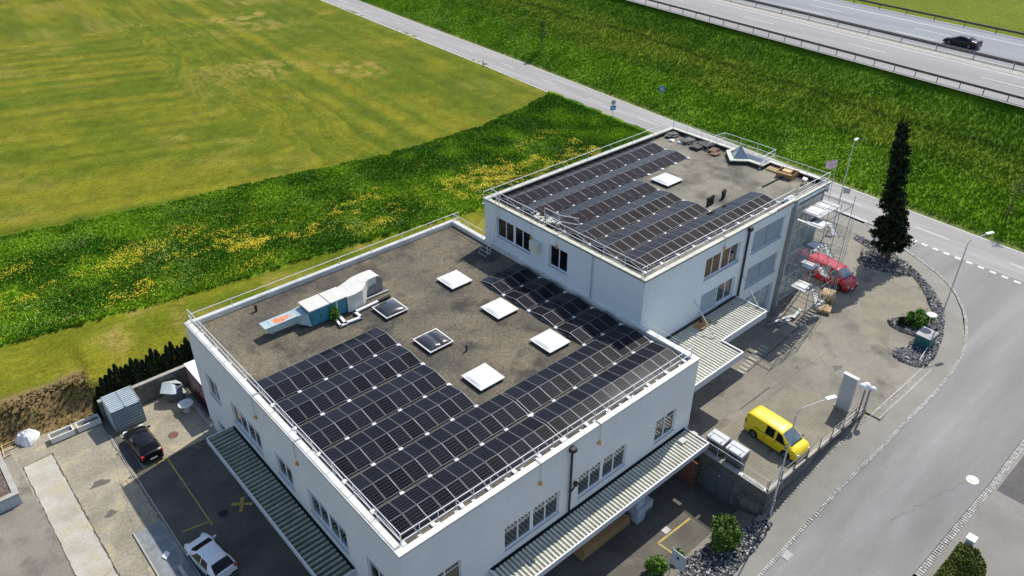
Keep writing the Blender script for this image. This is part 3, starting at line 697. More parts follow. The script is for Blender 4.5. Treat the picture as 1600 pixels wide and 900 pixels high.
# ------------------------------------------------------------------ the lower hall
XA, YA, ZA = 25.07, 27.73, 10.33
ZG = 9.93
hall = thing('industrial_hall', 'lower white industrial hall with a flat gravel roof, in front of the taller office block', 'building', (0,0,0))
mb = MB()
frontw = [(1.65,3.86,4.86,6.88),(7.15,11.68,4.86,6.85),(13.36,17.95,4.88,6.87),(20.98,23.2,4.82,6.9)]
bays = [(7.2,12.6,0,3.3),(14.2,19.6,0,3.3)]
wall_face(mb, PF, 0, XA, 0, ZA-.02, frontw+bays)
leftw = [(1.7,3.78,4.9,6.88),(5.98,10.5,4.88,6.88),(12.62,14.84,4.92,6.83),(17.05,21.62,4.86,6.83),(23.83,25.88,4.84,6.85)]
leftg = [(23.8,25.9,1.0,2.15),(6.5,9.5,0,3.0)]
wall_face(mb, PL, 0, YA, 0, ZA-.02, leftw+leftg)
mb.quad((XA,0,0),(XA,YA,0),(XA,YA,ZA-.02),(XA,0,ZA-.02)); mb.quad((0,YA,0),(XA,YA,0),(XA,YA,ZA-.02),(0,YA,ZA-.02))
part(hall, 'wall', mb, M['render'])
mb = MB(); mb.add([(.2,.2,ZG),(XA-.2,.2,ZG),(XA-.2,YA-.2,ZG),(.2,YA-.2,ZG)], [(0,1,2,3)]); part(hall, 'gravel_roof', mb, M['gravel_a'])
mb = MB(); cw = .40
for x0,y0,x1,y1 in ((-.05,-.05,XA+.05,cw-.06),(-.05,YA-cw+.02,XA+.05,YA+.05),(-.05,cw-.06,cw+.06,YA-cw+.02),(XA-cw+.02,cw-.06,XA+.05,YA-cw+.02)):
    mb.box(x0,y0,ZA-.06,x1,y1,ZA)
for x0,y0,x1,y1 in ((.02,.3,XA,.33),(.02,YA-.36,XA,YA-.33),(.42,.3,.45,YA-.3),(XA-.36,.3,XA-.33,YA-.3)): mb.box(x0,y0,ZG-.05,x1,y1,ZA-.061)
part(hall, 'parapet_coping', mb, M['coping'])
mb = MB()
for x0,y0,x1,y1 in ((-.06,-.06,XA+.06,-.051),(-.061,-.05,-.052,YA+.05),(XA+.051,-.05,XA+.06,YA+.05)): mb.box(x0,y0,ZA-.09,x1,y1,ZA-.045)
mb.box(-.03,7.0,ZA+.001,.0,7.02,ZA+.006)
part(hall, 'drip_edge', mb, M['steel_d'])
mb = MB()
for k in range(1,9):
    mb.box(-.05,k*3.0,ZA+.0005,cw+.05,k*3.0+.03,ZA+.012); mb.box(k*3.0,YA-cw,ZA+.0005,k*3.0+.03,YA+.05,ZA+.012); mb.box(k*3.0,-.05,ZA+.0005,k*3.0+.03,cw-.06,ZA+.012)
mb.box(-.055,.45,ZA+.001,-.01,YA-.5,ZA+.03)
part(hall, 'coping_joint', mb, M['coping'], kind='stuff')
WIN = []
for a,b,c,d in frontw:
    if b-a > 4: window(hall, PF, a,b,c,d, (0,.25,.5,.75,1), .74, big=(2,))
    else: window(hall, PF, a,b,c,d, (0,.5,1), .74)
for a,b,c,d in leftw:
    if b-a > 4: window(hall, PL, a,b,c,d, (0,.25,.5,.75,1), .74, big=(2,))
    else: window(hall, PL, a,b,c,d, (0,.5,1), .74)
window(hall, PL, 23.8,25.9,1.0,2.15,(0,.5,1))
for a,b,c,d in bays+[leftg[1]]:
    P_ = PF if (a,b,c,d) in bays else PL
    mb = MB(); n = 12
    for i in range(n): pbox(mb,P_,a+.05,.12+.02*(i%2),c+.02+i*(d-.02)/n,b-.05,.18,c+(i+1)*(d-.02)/n)
    dd = part(hall, 'roller_door', mb, M['steel_d'])
# hall downpipe on the front
mb = MB(); mb.tube((12.48,-.14,9.75),(12.48,-.14,4.3),.075,10); mb.tube((12.48,-.14,6.15),(12.95,-.16,6.55),.065,8); part(hall, 'downpipe', mb, M['black'])
mb = MB(); mb.box(12.28,-.36,9.72,12.68,-.01,10.05); mb.tube((12.95,-.16,6.5),(12.95,-.16,6.75),.13,10,.16); part(hall, 'hopper_head', mb, M['black'], bevel=.02)
# canopies
def canopy(par, P, a0, a1, dout, ztop, sheet, fh=.45, pitch=.30, ends=(1,1), gut=True, d_in=0.0, hh=.075):
    """profiled sheet running away from the wall at d=0 out to d=-dout"""
    mb = MB(); a = a0+.06; h = hh
    while a < a1-.1:
        q = [(a,0),(a+.035,h),(a+.15,h),(a+.185,0),(min(a+pitch,a1-.04),0)]
        for qi,((u0,v0),(u1,v1)) in enumerate(zip(q,q[1:])):
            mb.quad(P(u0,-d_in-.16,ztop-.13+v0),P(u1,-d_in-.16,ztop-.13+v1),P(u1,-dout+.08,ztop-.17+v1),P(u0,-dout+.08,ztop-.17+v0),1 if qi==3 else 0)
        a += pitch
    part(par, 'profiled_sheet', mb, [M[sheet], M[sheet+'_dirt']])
    mb = MB(); pbox(mb,P,a0,-dout,ztop-fh,a1,-dout+.07,ztop)
    if ends[0]: pbox(mb,P,a0,-dout+.07,ztop-fh,a0+.06,-.01,ztop-.002)
    if ends[1]: pbox(mb,P,a1-.06,-dout+.07,ztop-fh,a1,-.01,ztop-.002)
    part(par, 'fascia', mb, M['fascia'])
    mb = MB(); pbox(mb,P,a0+.01,-dout+.0005,ztop+.0005,a1-.01,-dout+.09,ztop+.012)
    if ends[0]: pbox(mb,P,a0,-dout+.09,ztop+.0005,a0+.08,-.02,ztop+.012)
    if ends[1]: pbox(mb,P,a1-.08,-dout+.09,ztop+.0005,a1,-.02,ztop+.012)
    part(par, 'fascia_cap', mb, M['white_metal'])
    mb = MB(); pbox(mb,P,a0+.07,-dout+.08,ztop-fh+.02,a1-.07,-.01,ztop-fh+.05); part(par, 'soffit', mb, M['fascia'])
    if gut: mb = MB(); pbox(mb,P,a0+.06,-.17,ztop-.22,a1-.06,-.01,ztop-.20); pbox(mb,P,a0+.06,-.012,ztop-.2,a1-.06,-.004,ztop+.05); part(par, 'gutter', mb, M['black'])
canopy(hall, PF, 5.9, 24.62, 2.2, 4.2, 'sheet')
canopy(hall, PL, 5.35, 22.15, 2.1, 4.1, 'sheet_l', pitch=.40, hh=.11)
mb = MB(); mb.box(23.1,-1.0,4.13,23.6,-.55,4.26); part(hall, 'canopy_outlet', mb, M['steel_d'])
# ------------------------------------------------------------------ the office block
office = thing('office_block', 'tall pale office block with grey roller shutters and a glass stair corner behind scaffolding', 'building', (24.9,5.15,0))
XB0, XB1, YB0, YB1, ZB = 24.9, 50.2, 5.2, 22.95, 14.3
ZBG = 13.88
mb = MB()
bw = [(32.3,36.9,11.22,13.12),(32.38,36.98,7.82,9.82),(38.68,43.22,11.2,13.25),(38.7,43.27,7.78,9.75),(38.9,43.5,GL,6.55)]
wall_face(mb, PBF, XB0, 44.1, GL-.2, ZB-.1, bw, .3)
blw = [(17.15,21.35,11.28,13.1),(12.9,14.95,11.25,13.18)]
wall_face(mb, PBL, YB0, YB1, 9.6, ZB-.1, blw, .25)
mb.quad((XB0,YB1,0),(XB1,YB1,0),(XB1,YB1,ZB-.1),(XB0,YB1,ZB-.1))
mb.quad((XB1,7.2,0),(XB1,YB1,0),(XB1,YB1,ZB-.1),(XB1,7.2,ZB-.1)); mb.quad((44.1,YB0,GL-.2),(44.1,6.3,GL-.2),(44.1,6.3,ZB-.1),(44.1,YB0,ZB-.1))
part(office, 'wall', mb, M['render_b'])
RP = [(50.2,22.95),(50.2,15.25),(49.25,15.25),(47.85,13.9),(48.92,12.8),(48.92,11.5),(50.2,11.5),(50.2,5.2),(24.9,5.2),(24.9,22.95)]
def ring(mb, pts, w, z0, z1, out=0.0):
    """coping that follows a polygon given counter-clockwise or clockwise, inner side inwards"""
    n = len(pts); area = sum(pts[i][0]*pts[(i+1)%n][1]-pts[(i+1)%n][0]*pts[i][1] for i in range(n)); sg = 1 if area > 0 else -1
    def off(d):
        r = []
        for i in range(n):
            p0 = Vector(pts[i-1]); p = Vector(pts[i]); p1 = Vector(pts[(i+1)%n]); u = (p-p0).normalized(); v = (p1-p).normalized()
            n0 = Vector((-u.y,u.x))*sg; n1 = Vector((-v.y,v.x))*sg; b = (n0+n1); k = b.length_squared/2
            r.append(p+b/ k*d if k > .1 else p+n0*d)
        return r
    A = off(-out); B = off(w)
    for i in range(n):
        j = (i+1)%n
        mb.quad((*A[i],z1),(*A[j],z1),(*B[j],z1),(*B[i],z1)); mb.quad((*A[i],z0),(*A[j],z0),(*A[j],z1),(*A[i],z1)); mb.quad((*B[i],z0),(*B[j],z0),(*B[j],z1),(*B[i],z1))
        mb.quad((*A[i],z0),(*A[j],z0),(*B[j],z0),(*B[i],z0))
def inset(pts, d):
    n = len(pts); area = sum(pts[i][0]*pts[(i+1)%n][1]-pts[(i+1)%n][0]*pts[i][1] for i in range(n)); sg = 1 if area > 0 else -1; r = []
    for i in range(n):
        p0 = Vector(pts[i-1]); p = Vector(pts[i]); p1 = Vector(pts[(i+1)%n]); u = (p-p0).normalized(); v = (p1-p).normalized()
        b = (Vector((-u.y,u.x))+Vector((-v.y,v.x)))*sg; k = b.length_squared/2; r.append(tuple(p+b/k*d))
    return r
mb = MB(); mb.add([(x,y,ZBG) for x,y in inset(RP,.12)],[tuple(range(len(RP)))]); mb.add([(x,y,ZBG-.45) for x,y in inset(RP,.12)],[tuple(range(len(RP)))]); part(office, 'gravel_roof', mb, M['gravel_b'])
mb = MB(); q_ = inset(RP,.02)
for i in (0,1,2,3,4,5,6): a_,b_ = q_[i],q_[(i+1)%len(q_)]; mb.quad((*a_,13.2),(*b_,13.2),(*b_,ZB-.12),(*a_,ZB-.12))
mb.quad((44.1,5.22,13.7),(50.2,5.22,13.7),(50.2,5.22,ZB-.12),(44.1,5.22,ZB-.12)); mb.add([(44.1,5.22,13.7),(50.2,5.22,13.7),(50.2,7.2,13.7),(44.1,7.2,13.7)],[(0,1,2,3)])
part(office, 'roof_edge_wall', mb, M['render_b'])
mb = MB(); ring(mb, RP, .34, ZB-.10, ZB-.005, .06); part(office, 'parapet_coping', mb, M['coping_b'])
mb = MB(); ring(mb, RP, .30, ZBG-.1, ZB-.102, -.26); ring(mb, RP, 0, ZB-.17, ZB-.101, .05); part(office, 'drip_edge', mb, M['fascia_black'])  # first ring: black band inside the parapet; second: outer drip edge
window(office, PBF, *bw[0], (0,.25,.5,.75,1), None, .3, big=(2,))
f = shutter_win(office, PBF, 32.38,34.85,7.82,9.82, 1, depth=.3); window(office, PBF, 34.85,36.98,7.82,9.82,(0,.5,1),None,.3)
shutter_win(office, PBF, *bw[2], depth=.3); shutter_win(office, PBF, *bw[3], depth=.3)
window(office, PBF, *bw[4], (0,.33,.66,1), .8, .3, glass='glass_b', sill=False)
M['tan_room'] = mat('brown_wooden_room', (.22,.13,.07), (.14,.08,.05), 1.2, .9)
for x0_,x1_ in ((32.5,33.5),(33.6,34.6),(34.8,35.7)):
    mb = MB(); mb.box(x0_,5.40,11.3,x1_,5.43,13.0); part(office,'room_sheet',mb,M['tan_room'])  # flat brown sheets drawn for the wooden room behind the panes
window(office, PBL, *blw[0], (0,.25,.5,.75,1), None, .25, big=(2,), glass='glass_dk'); window(office, PBL, *blw[1], (0,.5,1), None, .25, glass='glass_dk')
# downpipes
mb = MB(); mb.tube((37.67,5.08,14.0),(37.67,5.08,7.5),.09,10); mb.box(37.48,4.9,13.8,37.86,5.18,14.16); part(office, 'downpipe', mb, M['black'], label='black downpipe between the windows and the shutters')
mb = MB(); mb.tube((24.78,10.2,14.0),(24.78,10.2,10.0),.055,8); mb.tube((24.78,10.2,14.0),(25.3,10.2,14.38),.07,8); part(office, 'downpipe', mb, M['galv'])
# glass stair corner at the right: grey column, recessed glazing, floors
mb = MB(); mb.tube((44.62,5.55,GL),(44.62,5.55,14.15),.42,18); part(office, 'corner_column', mb, M['steel_d'], smooth=False)
mb = MB(); mb.box(44.15,5.95,GL,45.4,6.2,14.15); mb.box(45.0,5.25,GL,45.35,5.95,14.15); part(office, 'pale_panel', mb, M['fascia'])
g = MB(); fr = MB()
zl = [GL+.1, 5.6, 8.1, 10.6, 13.2, 14.1]
for i in range(3):
    x0 = 45.4+i*1.6; x1 = x0+1.6
    for a, b in zip(zl, zl[1:]):
        gg = MB(); gg.box(x0+.04,5.62,a+.04,x1-.04,5.65,b-.04); part(office, 'glass_panel', gg, M['glass_b'])
    fr.box(x0-.03,5.55,GL,x0+.03,5.70,14.15)
fr.box(50.14,5.55,GL,50.2,7.3,14.15)
for a in zl: fr.box(45.38,5.56,a-.05,50.2,5.69,a+.05)
for j in range(2):
    for a, b in zip(zl, zl[1:]): gg = MB(); gg.box(50.12,5.72+j*.75,a+.04,50.15,5.72+j*.75+.7,b-.04); part(office, 'glass_panel', gg, M['glass_b'])
part(office, 'glazing_frame', fr, M['alu'])
mb = MB()
for a in (5.6,8.1,10.6,13.2): mb.box(45.4,5.75,a-.2,50.1,9,a)
mb.box(45.3,8.9,GL,50.1,9.0,14); part(office, 'stair_landing', mb, M['interior'])
# L-shaped canopy over the forecourt
ZC = 7.7
mb = MB(); a = 25.15
while a < 37.25:
    ystart = .1 if a < 31.15 else 2.05
    q = [(a,0),(a+.035,.06),(a+.15,.06),(a+.185,0),(a+.30,0)]
    for qi,((u0,v0),(u1,v1)) in enumerate(zip(q,q[1:])):
        if u1 > 37.3: continue
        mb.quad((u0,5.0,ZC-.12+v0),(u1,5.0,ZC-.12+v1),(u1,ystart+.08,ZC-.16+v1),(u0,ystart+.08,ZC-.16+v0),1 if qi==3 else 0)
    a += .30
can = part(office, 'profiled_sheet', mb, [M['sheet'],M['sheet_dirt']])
mb = MB(); fh = .62
mb.box(25.09,.1,ZC-fh,31.2,.17,ZC); mb.box(31.2,.1,ZC-fh,31.27,2.05,ZC-.002); mb.box(31.2,2.05,ZC-fh,37.35,2.12,ZC-.001); mb.box(37.35,2.05,ZC-fh,37.42,5.19,ZC-.002)
mb.box(25.1,.2,ZC-fh+.02,31.2,5.18,ZC-fh+.05); mb.box(31.2,2.12,ZC-fh+.021,37.35,5.18,ZC-fh+.051)
part(office, 'fascia', mb, M['fascia'])
mb = MB(); mb.box(25.1,.09,ZC+.001,31.21,.2,ZC+.014); mb.box(31.17,.2,ZC+.001,31.28,2.04,ZC+.0135); mb.box(31.19,2.04,ZC+.001,37.36,2.15,ZC+.0145); mb.box(37.32,2.15,ZC+.001,37.43,5.19,ZC+.013)
part(office, 'fascia_cap', mb, M['white_metal'])
mb = MB(); mb.box(25.1,5.02,ZC-.25,37.3,5.19,ZC+.02); part(office, 'gutter', mb, M['black'])
for p, q in (((31.46,5.19,9.74),(31.1,2.6,7.66)),((37.95,5.19,9.56),(37.3,2.75,7.66))):
    mb = MB(); mb.tube(p,q,.05,8); mb.obox(p,.09,.03,.12); part(office, 'stay_rod', mb, M['galv'])
# pyramid rooflight in the roof notch
t = thing('pyramid_rooflight', 'small blue glass pyramid rooflight at the far roof edge', 'skylight', (48.95,13.95,ZBG))
B4 = [(47.95,13.9),(48.95,12.9),(49.95,13.95),(48.95,14.95)]; apx = (48.95,13.95,15.3); fr = MB()
for i in range(4):
    j = (i+1)%4; a = (*B4[i],14.22); b = (*B4[j],14.22); g = MB(); g.add([a,b,apx],[(0,1,2)]); part(t,'pane',g,M['glass_b']); fr.tube(a,b,.05,6); fr.tube(a,apx,.035,6)
part(t,'frame',fr,M['steel_d']); mb = MB(); mb.prism(B4,GL,14.2); part(t,'kerb',mb,M['fascia'])
# ------------------------------------------------------------------ solar panels
def panel_meshes(cell_mat, w=.955, run=1.34, tilt=10):
    """one panel leaning on +Y: low edge at y=0, high edge at y=run*cos"""
    c = math.cos(math.radians(tilt)); s = math.sin(math.radians(tilt))
    P = lambda x, u, h=0: (x, u*c-h*s, u*s+h*c)
    f = MB(); b = .028
    for x0,u0,x1,u1 in ((0,0,w,b),(0,run-b,w,run),(0,b,b,run-b),(w-b,b,w,run-b)):
        q = [P(x0,u0),P(x1,u0),P(x1,u1),P(x0,u1),P(x0,u0,.035),P(x1,u0,.035),P(x1,u1,.035),P(x0,u1,.035)]
        f.add(q, [(0,3,2,1),(4,5,6,7),(0,1,5,4),(1,2,6,5),(2,3,7,6),(3,0,4,7)])
    g = MB(); g.add([P(b,b,.03),P(w-b,b,.03),P(w-b,run-b,.03),P(b,run-b,.03)], [(0,1,2,3)])
    fm = f.mesh('frame', M['pframe']); gm = g.mesh('cell_sheet', cell_mat)
    uv = gm.uv_layers.new(name='UVMap')
    for i, c_ in enumerate(((0,0),(1,0),(1,1),(0,1))): uv.data[i].uv = c_
    return fm, gm
ORD = ['', 'first','second','third','fourth','fifth','sixth','seventh','eighth','ninth','tenth','eleventh','twelfth','thirteenth','fourteenth','fifteenth','sixteenth','seventeenth','eighteenth','nineteenth','twentieth','twenty-first','twenty-second','twenty-third','twenty-fourth']
PITCHX = .975
def make_panel(fm, gm):
    r = bpy.data.objects.new('solar_panel', None); r.empty_display_size = .2
    a = bpy.data.objects.new('frame', fm); b = bpy.data.objects.new('cell_sheet', gm); a.parent = r; b.parent = r
    return r, a, b
def add_panel(fm, gm, x, y, z, back, label, group):
    r, a, b = make_panel(fm, gm)
    for o in (r, a, b): COL.objects.link(o)
    r.location = (x+(PITCHX*.98 if back else 0), y, z); r.rotation_euler = (random.uniform(-.006,.006),random.uniform(-.005,.005),(PI if back else 0)+random.uniform(-.003,.003)); r['label'] = label; r['category'] = 'solar panel'; r['group'] = group
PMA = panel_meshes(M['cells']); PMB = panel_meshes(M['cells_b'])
def tents(y_valley, x0, n, z, pm, place, row0, group, start=1):
    """a front-facing row from the valley at y_valley up to the ridge and the back-facing row behind it"""
    for k in range(n):
        x = x0+k*PITCHX+(.012 if k % 2 else 0)
        add_panel(*pm, x, y_valley+.13, z, False, 'solar panel %s from left, front-facing half, %s' % (ORD[k+1], place), group)
        add_panel(*pm, x, y_valley+.13+2.66, z, True, 'solar panel %s from left, back-facing half, %s' % (ORD[k+1], place), group)
ZP = 10.03
GH = 'solar panels on the hall roof'
VY = [.80, 3.72, 6.65, 9.57, 12.52, 15.44]
RN = ['the front row', 'the second row', 'the third row', 'the fourth row', 'the fifth row', 'the sixth row']
for r in (0,1):
    tents(VY[r], .76, 12, ZP, PMA, RN[r]+', hall left block', 0, GH)
    tents(VY[r], 12.68, 12, ZP, PMA, RN[r]+', hall right block', 0, GH)
for r in (2,3,4,5):
    tents(VY[r], .76, 10, ZP, PMA, RN[r]+', hall left block', 0, GH)
    tents(VY[r], 20.50, 4, ZP, PMA, RN[r]+' beside the office wall', 0, GH)
GB = 'solar panels on the office roof'; ZPB = ZBG+.10
VB = [6.35, 9.10, 11.85, 14.60, 17.35, 20.10]; NB = [18,12,12,12,20,20]
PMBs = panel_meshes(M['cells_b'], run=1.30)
def tentsB(yv, n, place):
    for k in range(n):
        x = 26.2+k*PITCHX*.99+(.012 if k % 2 else 0)
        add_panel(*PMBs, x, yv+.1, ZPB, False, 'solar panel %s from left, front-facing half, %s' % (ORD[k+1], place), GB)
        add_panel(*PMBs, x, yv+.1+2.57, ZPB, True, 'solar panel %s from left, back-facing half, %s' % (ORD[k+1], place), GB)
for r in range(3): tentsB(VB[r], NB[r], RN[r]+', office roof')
V = []; F = []; V2 = []; F2 = []; UVs = []
for r in range(3,6):
    for k in range(NB[r]):
        for bk in (0,1):
            x = 26.2+k*PITCHX*.99+(.012 if k % 2 else 0); y = VB[r]+.1+(2.57 if bk else 0)
            for me, VV, FF in ((PMBs[0], V, F), (PMBs[1], V2, F2)):
                b = len(VV)
                for v in me.vertices:
                    c = v.co; VV.append((x+.955-c.x, y-c.y, ZPB+c.z) if bk else (x+c.x, y+c.y, ZPB+c.z))
                for p in me.polygons: FF.append([b+i for i in p.vertices])
rest = thing('solar_panels', 'solar panels of the three rows farthest back on the office roof', 'solar panels', (26.2,14.6,ZBG), GB)
rest['kind'] = 'stuff'
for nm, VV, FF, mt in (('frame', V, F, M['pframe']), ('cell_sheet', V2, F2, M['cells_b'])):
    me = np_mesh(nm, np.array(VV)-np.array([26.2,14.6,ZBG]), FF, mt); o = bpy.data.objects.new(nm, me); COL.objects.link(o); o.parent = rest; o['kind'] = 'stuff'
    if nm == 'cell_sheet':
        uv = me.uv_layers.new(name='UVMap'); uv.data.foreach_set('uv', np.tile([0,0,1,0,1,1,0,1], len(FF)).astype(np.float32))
# mounting rails and ballast pads, one mounting per row of panels
padm = MB(); padm.box(-.13,-.15,0,.13,.15,.10); padm.box(-.11,-.13,.1,.11,.13,.115); PAD = padm.mesh('ballast_pad', M['white_metal'])
def mounting(xs, yv, z, xa, xb, label, group, depth=2.9):
    t = thing('panel_mounting', label, 'mounting rails', (xa, yv, z), group)
    rail = MB(); rail.box(xa,yv+.03,z+.015,xb,yv+.05,z+.04); part(t, 'wind_plate', rail, M['steel_d'])
    for x in xs:
        part_at(t, 'ballast_pad', PAD, (x,yv-.06,z))
        r = MB(); c = .955*0; yr = yv+depth/2
        r.box(x-.03,yv,z+.01,x+.03,yv+depth-.1,z+.05); r.box(x-.025,yr-.03,z+.05,x+.025,yr+.03,z+.30)
        r.add([(x-.024,yv+.02,z+.115),(x+.024,yv+.02,z+.115),(x+.024,yr-.05,z+.365),(x-.024,yr-.05,z+.365)],[(0,1,2,3)])
        r.add([(x-.024,yv+depth-.1,z+.115),(x+.024,yv+depth-.1,z+.115),(x+.024,yr+.0,z+.365),(x-.024,yr+.0,z+.365)],[(0,1,2,3)])
        part(t, 'rail', r, M['prail'])
GM = 'mountings under the hall panels'
for r in (0,1):
    mounting([.74+1.955*i for i in range(7)], VY[r], ZG, .74, 12.5, 'aluminium mounting under '+RN[r]+', hall left block', GM)
    mounting([12.67+1.955*i for i in range(7)], VY[r], ZG, 12.67, 24.4, 'aluminium mounting under '+RN[r]+', hall right block', GM)
for r in (2,3,4,5):
    mounting([.74+1.955*i for i in range(6)], VY[r], ZG, .74, 10.5, 'aluminium mounting under '+RN[r]+', hall left block', GM)
    mounting([20.49,22.44,24.40], VY[r], ZG, 20.49, 24.4, 'aluminium mounting under '+RN[r]+' beside the office wall', GM)
for r in range(6):
    mounting([26.19+1.935*i for i in range(NB[r]//2+1)], VB[r], ZBG, 26.2, 26.2+NB[r]*.965, 'aluminium mounting under '+RN[r]+', office roof', 'mountings under the office panels', 2.75)

# ------------------------------------------------------------------ rooflights
def rooflight(c, wx, wy, z, dark, label, bulge=.24, split=False):
    t = thing('dome_rooflight', label, 'skylight', (c[0],c[1],z), 'domed rooflights')
    x0, x1, y0, y1 = c[0]-wx/2, c[0]+wx/2, c[1]-wy/2, c[1]+wy/2
    k = MB(); k.box(x0+.08,y0+.08,z,x1-.08,y1-.08,z+.20); part(t,'upstand',k,M['fascia_black'])
    f = MB()
    for a,b,c_,d in ((x0,y0,x1,y0+.09),(x0,y1-.09,x1,y1),(x0,y0+.09,x0+.09,y1-.09),(x1-.09,y0+.09,x1,y1-.09)): f.box(a,b,z+.201,c_,d,z+.26)
    part(t,'frame',f,M['coping'])
    n = 14; V = []; F = []
    for i in range(n+1):
        for j in range(n+1):
            u = i/n; v = j/n; h = bulge*(1-(2*u-1)**4)*(1-(2*v-1)**4)
            h = (bulge*1.3 if dark else bulge)*math.pow(max(0,math.sin(PI*u))*max(0,math.sin(PI*v)), .42)
            if split: h *= .55+.45*abs(math.sin(2*PI*u))**.5
            V.append((x0+.07+u*(wx-.14), y0+.07+v*(wy-.14), z+.235+h))
    for i in range(n):
        for j in range(n): a = i*(n+1)+j; F.append((a,a+n+1,a+n+2,a+1))
    d = MB(); d.add(V,F); part(t,'dome',d,M['dome_d'] if dark else M['dome'],smooth=True)
rooflight((18.85,19.6),2.05,2.15,ZG,0,'white square domed rooflight farthest from the front of the hall roof')
rooflight((18.88,14.05),2.05,2.15,ZG,0,'white square domed rooflight in the middle of the three white ones along the panels')
rooflight((18.87,8.48),2.05,2.15,ZG,0,'white square domed rooflight beside the left end of the right-hand panels')
rooflight((12.65,8.52),2.1,2.1,ZG,0,'white square domed rooflight nearest the front, between the two panel blocks')
rooflight((12.6,19.55),2.0,2.05,ZG,1,'smoked dark domed rooflight beside the cream ventilation elbow')
rooflight((12.6,14.05),2.1,2.15,ZG,1,'smoked dark domed rooflight in the middle of the hall roof',split=True)
rooflight((39.85,15.35),2.1,2.0,ZBG,0,'white domed rooflight on the office roof between panels and bare gravel')

# ------------------------------------------------------------------ ventilation plant on the hall roof
t = thing('ventilation_unit', 'rooftop ventilation unit: pale duct with orange rust, teal cabinet, cream elbow duct', 'ventilation unit', (8,21.8,ZG))
z0 = ZG
mb = MB(); mb.add([(4.1,22.2,z0+.45),(6.3,22.2,z0+.35),(6.3,23.1,z0+.35),(4.1,23.1,z0+.45),(3.75,22.15,z0+1.02),(6.3,22.15,z0+1.02),(6.3,23.15,z0+1.02),(3.75,23.15,z0+1.02)],
    [(0,3,2,1),(4,5,6,7),(0,1,5,4),(1,2,6,5),(2,3,7,6),(3,0,4,7)])
mb.add([(6.3,22.15,z0+.3),(6.95,21.35,z0+.2),(6.95,23.15,z0+.2),(6.3,23.15,z0+.3),(6.3,22.15,z0+1.02),(6.95,21.75,z0+1.15),(6.95,23.1,z0+1.15),(6.3,23.15,z0+1.02)],
    [(0,3,2,1),(4,5,6,7),(0,1,5,4),(2,3,7,6)])
d = part(t,'intake_duct',mb,M['lblue_metal'])
mb = MB()
V = [(4.72+.85*0,0)]; n = 26
cx_, cy_ = 5.25,22.62
pts = []
for i in range(n):
    a = 2*PI*i/n; rr = 1+.22*math.sin(3*a+1)+.12*math.sin(7*a)
    pts.append((cx_+.78*rr*math.cos(a), cy_+.30*rr*math.sin(a)))
mb.add([(x,y,z0+1.0245) for x,y in pts],[tuple(range(n))]); part(d,'rust_patch',mb,M['rust'])
mb = MB()
for x in (4.3,5.9): mb.box(x,22.13,z0+.35,x+.04,23.17,z0+1.035)
part(d,'flange',mb,M['lblue_metal'])
mb = MB(); mb.box(7.0,21.45,z0+.12,10.05,22.95,z0+1.45); cab = part(t,'cabinet',mb,M['blue_metal'])
mb = MB(); mb.box(6.9,21.35,z0+1.451,8.62,23.05,z0+1.54); mb.box(8.66,21.35,z0+1.451,10.1,23.05,z0+1.54); mb.box(8.62,21.34,z0+1.5,8.66,23.06,z0+1.6); part(t,'cabinet_roof',mb,M['cream_metal'])
for x0_,x1_ in ((7.12,7.72),(7.76,8.5),(8.54,9.1),(9.2,9.98)):
    mb = MB(); mb.box(x0_,21.41,z0+.2,x1_,21.449,z0+1.38); dd = part(cab,'door',mb,M['blue_metal']); 
    mb = MB(); mb.box(x0_+.04,21.38,z0+.7,x0_+.09,21.409,z0+.85); part(cab,'handle',mb,M['black'])
mb = MB(); mb.box(9.1,21.36,z0+.1,9.2,21.44,z0+1.46); part(cab,'corner_post',mb,M['white_metal'])
# cream elbow: an S in plan, from the cabinet up and over into the roof
C_ = Vector((9.95,22.2,0)); sec = []
ctr = [(10.0,22.15,1.5,.85,0),(10.5,22.12,1.52,.9,8),(11.0,22.2,1.55,.95,25),(11.45,22.5,1.55,.85,38),(11.9,22.75,1.58,.72,25),(12.5,22.85,1.6,.62,5),(13.2,22.88,1.58,.6,0),(13.5,22.88,1.40,.6,0),(13.68,22.88,1.05,.6,0),(13.74,22.88,.5,.6,0),(13.74,22.88,.12,.6,0)]
mb = MB(); ring_ = []
def sect(x,y,zt,w,a,zb): 
    ca, sa = math.cos(math.radians(a)), math.sin(math.radians(a)); 
    return [(x+sa*w, y-ca*w, z0+zb),(x+sa*w, y-ca*w, z0+zt),(x-sa*w, y+ca*w, z0+zt),(x-sa*w, y+ca*w, z0+zb)]
zb = [.1,.1,.1,.15,.7,.95,.95,.7,.3,.12,.1]
S_ = [sect(*ctr[i],zb[i]) for i in range(7)]
for s_ in S_: mb.v += s_
for i in range(6):
    b = 4*i
    for k in range(4): mb.f.append((b+k,b+(k+1)%4,b+4+(k+1)%4,b+4+k)); mb.m.append(0)
part(t,'elbow_duct',mb,M['cream_metal'])
mb = MB()  # rounded end that turns down through the roof
arc = [(13.2+.55*math.sin(a), z0+.98+.6*math.cos(a)) for a in [i*PI/2/8 for i in range(9)]]+[(13.75,z0+.1)]
for (xa,za),(xb_,zb_) in zip(arc,arc[1:]): mb.quad((xa,22.28,za),(xa,23.48,za),(xb_,23.48,zb_),(xb_,22.28,zb_))
part(t,'end_hood',mb,M['cream_metal'])
mb = MB(); pts_ = [(13.2,z0+.1),(13.2,z0+1.58)]+arc[1:]; mb.add([(x,22.285,z) for x,z in pts_],[tuple(range(len(pts_)))]); mb.add([(x,23.475,z) for x,z in pts_],[tuple(range(len(pts_)))]); mb.box(11.75,22.25,z0+.1,13.2,22.28,z0+1.0); part(t,'hood_side',mb,M['steel_d'])
mb = MB(); mb.box(11.5,22.0,z0+.0,14.1,23.7,z0+.1); part(t,'base_slab',mb,M['wall_conc'])
mb = MB()
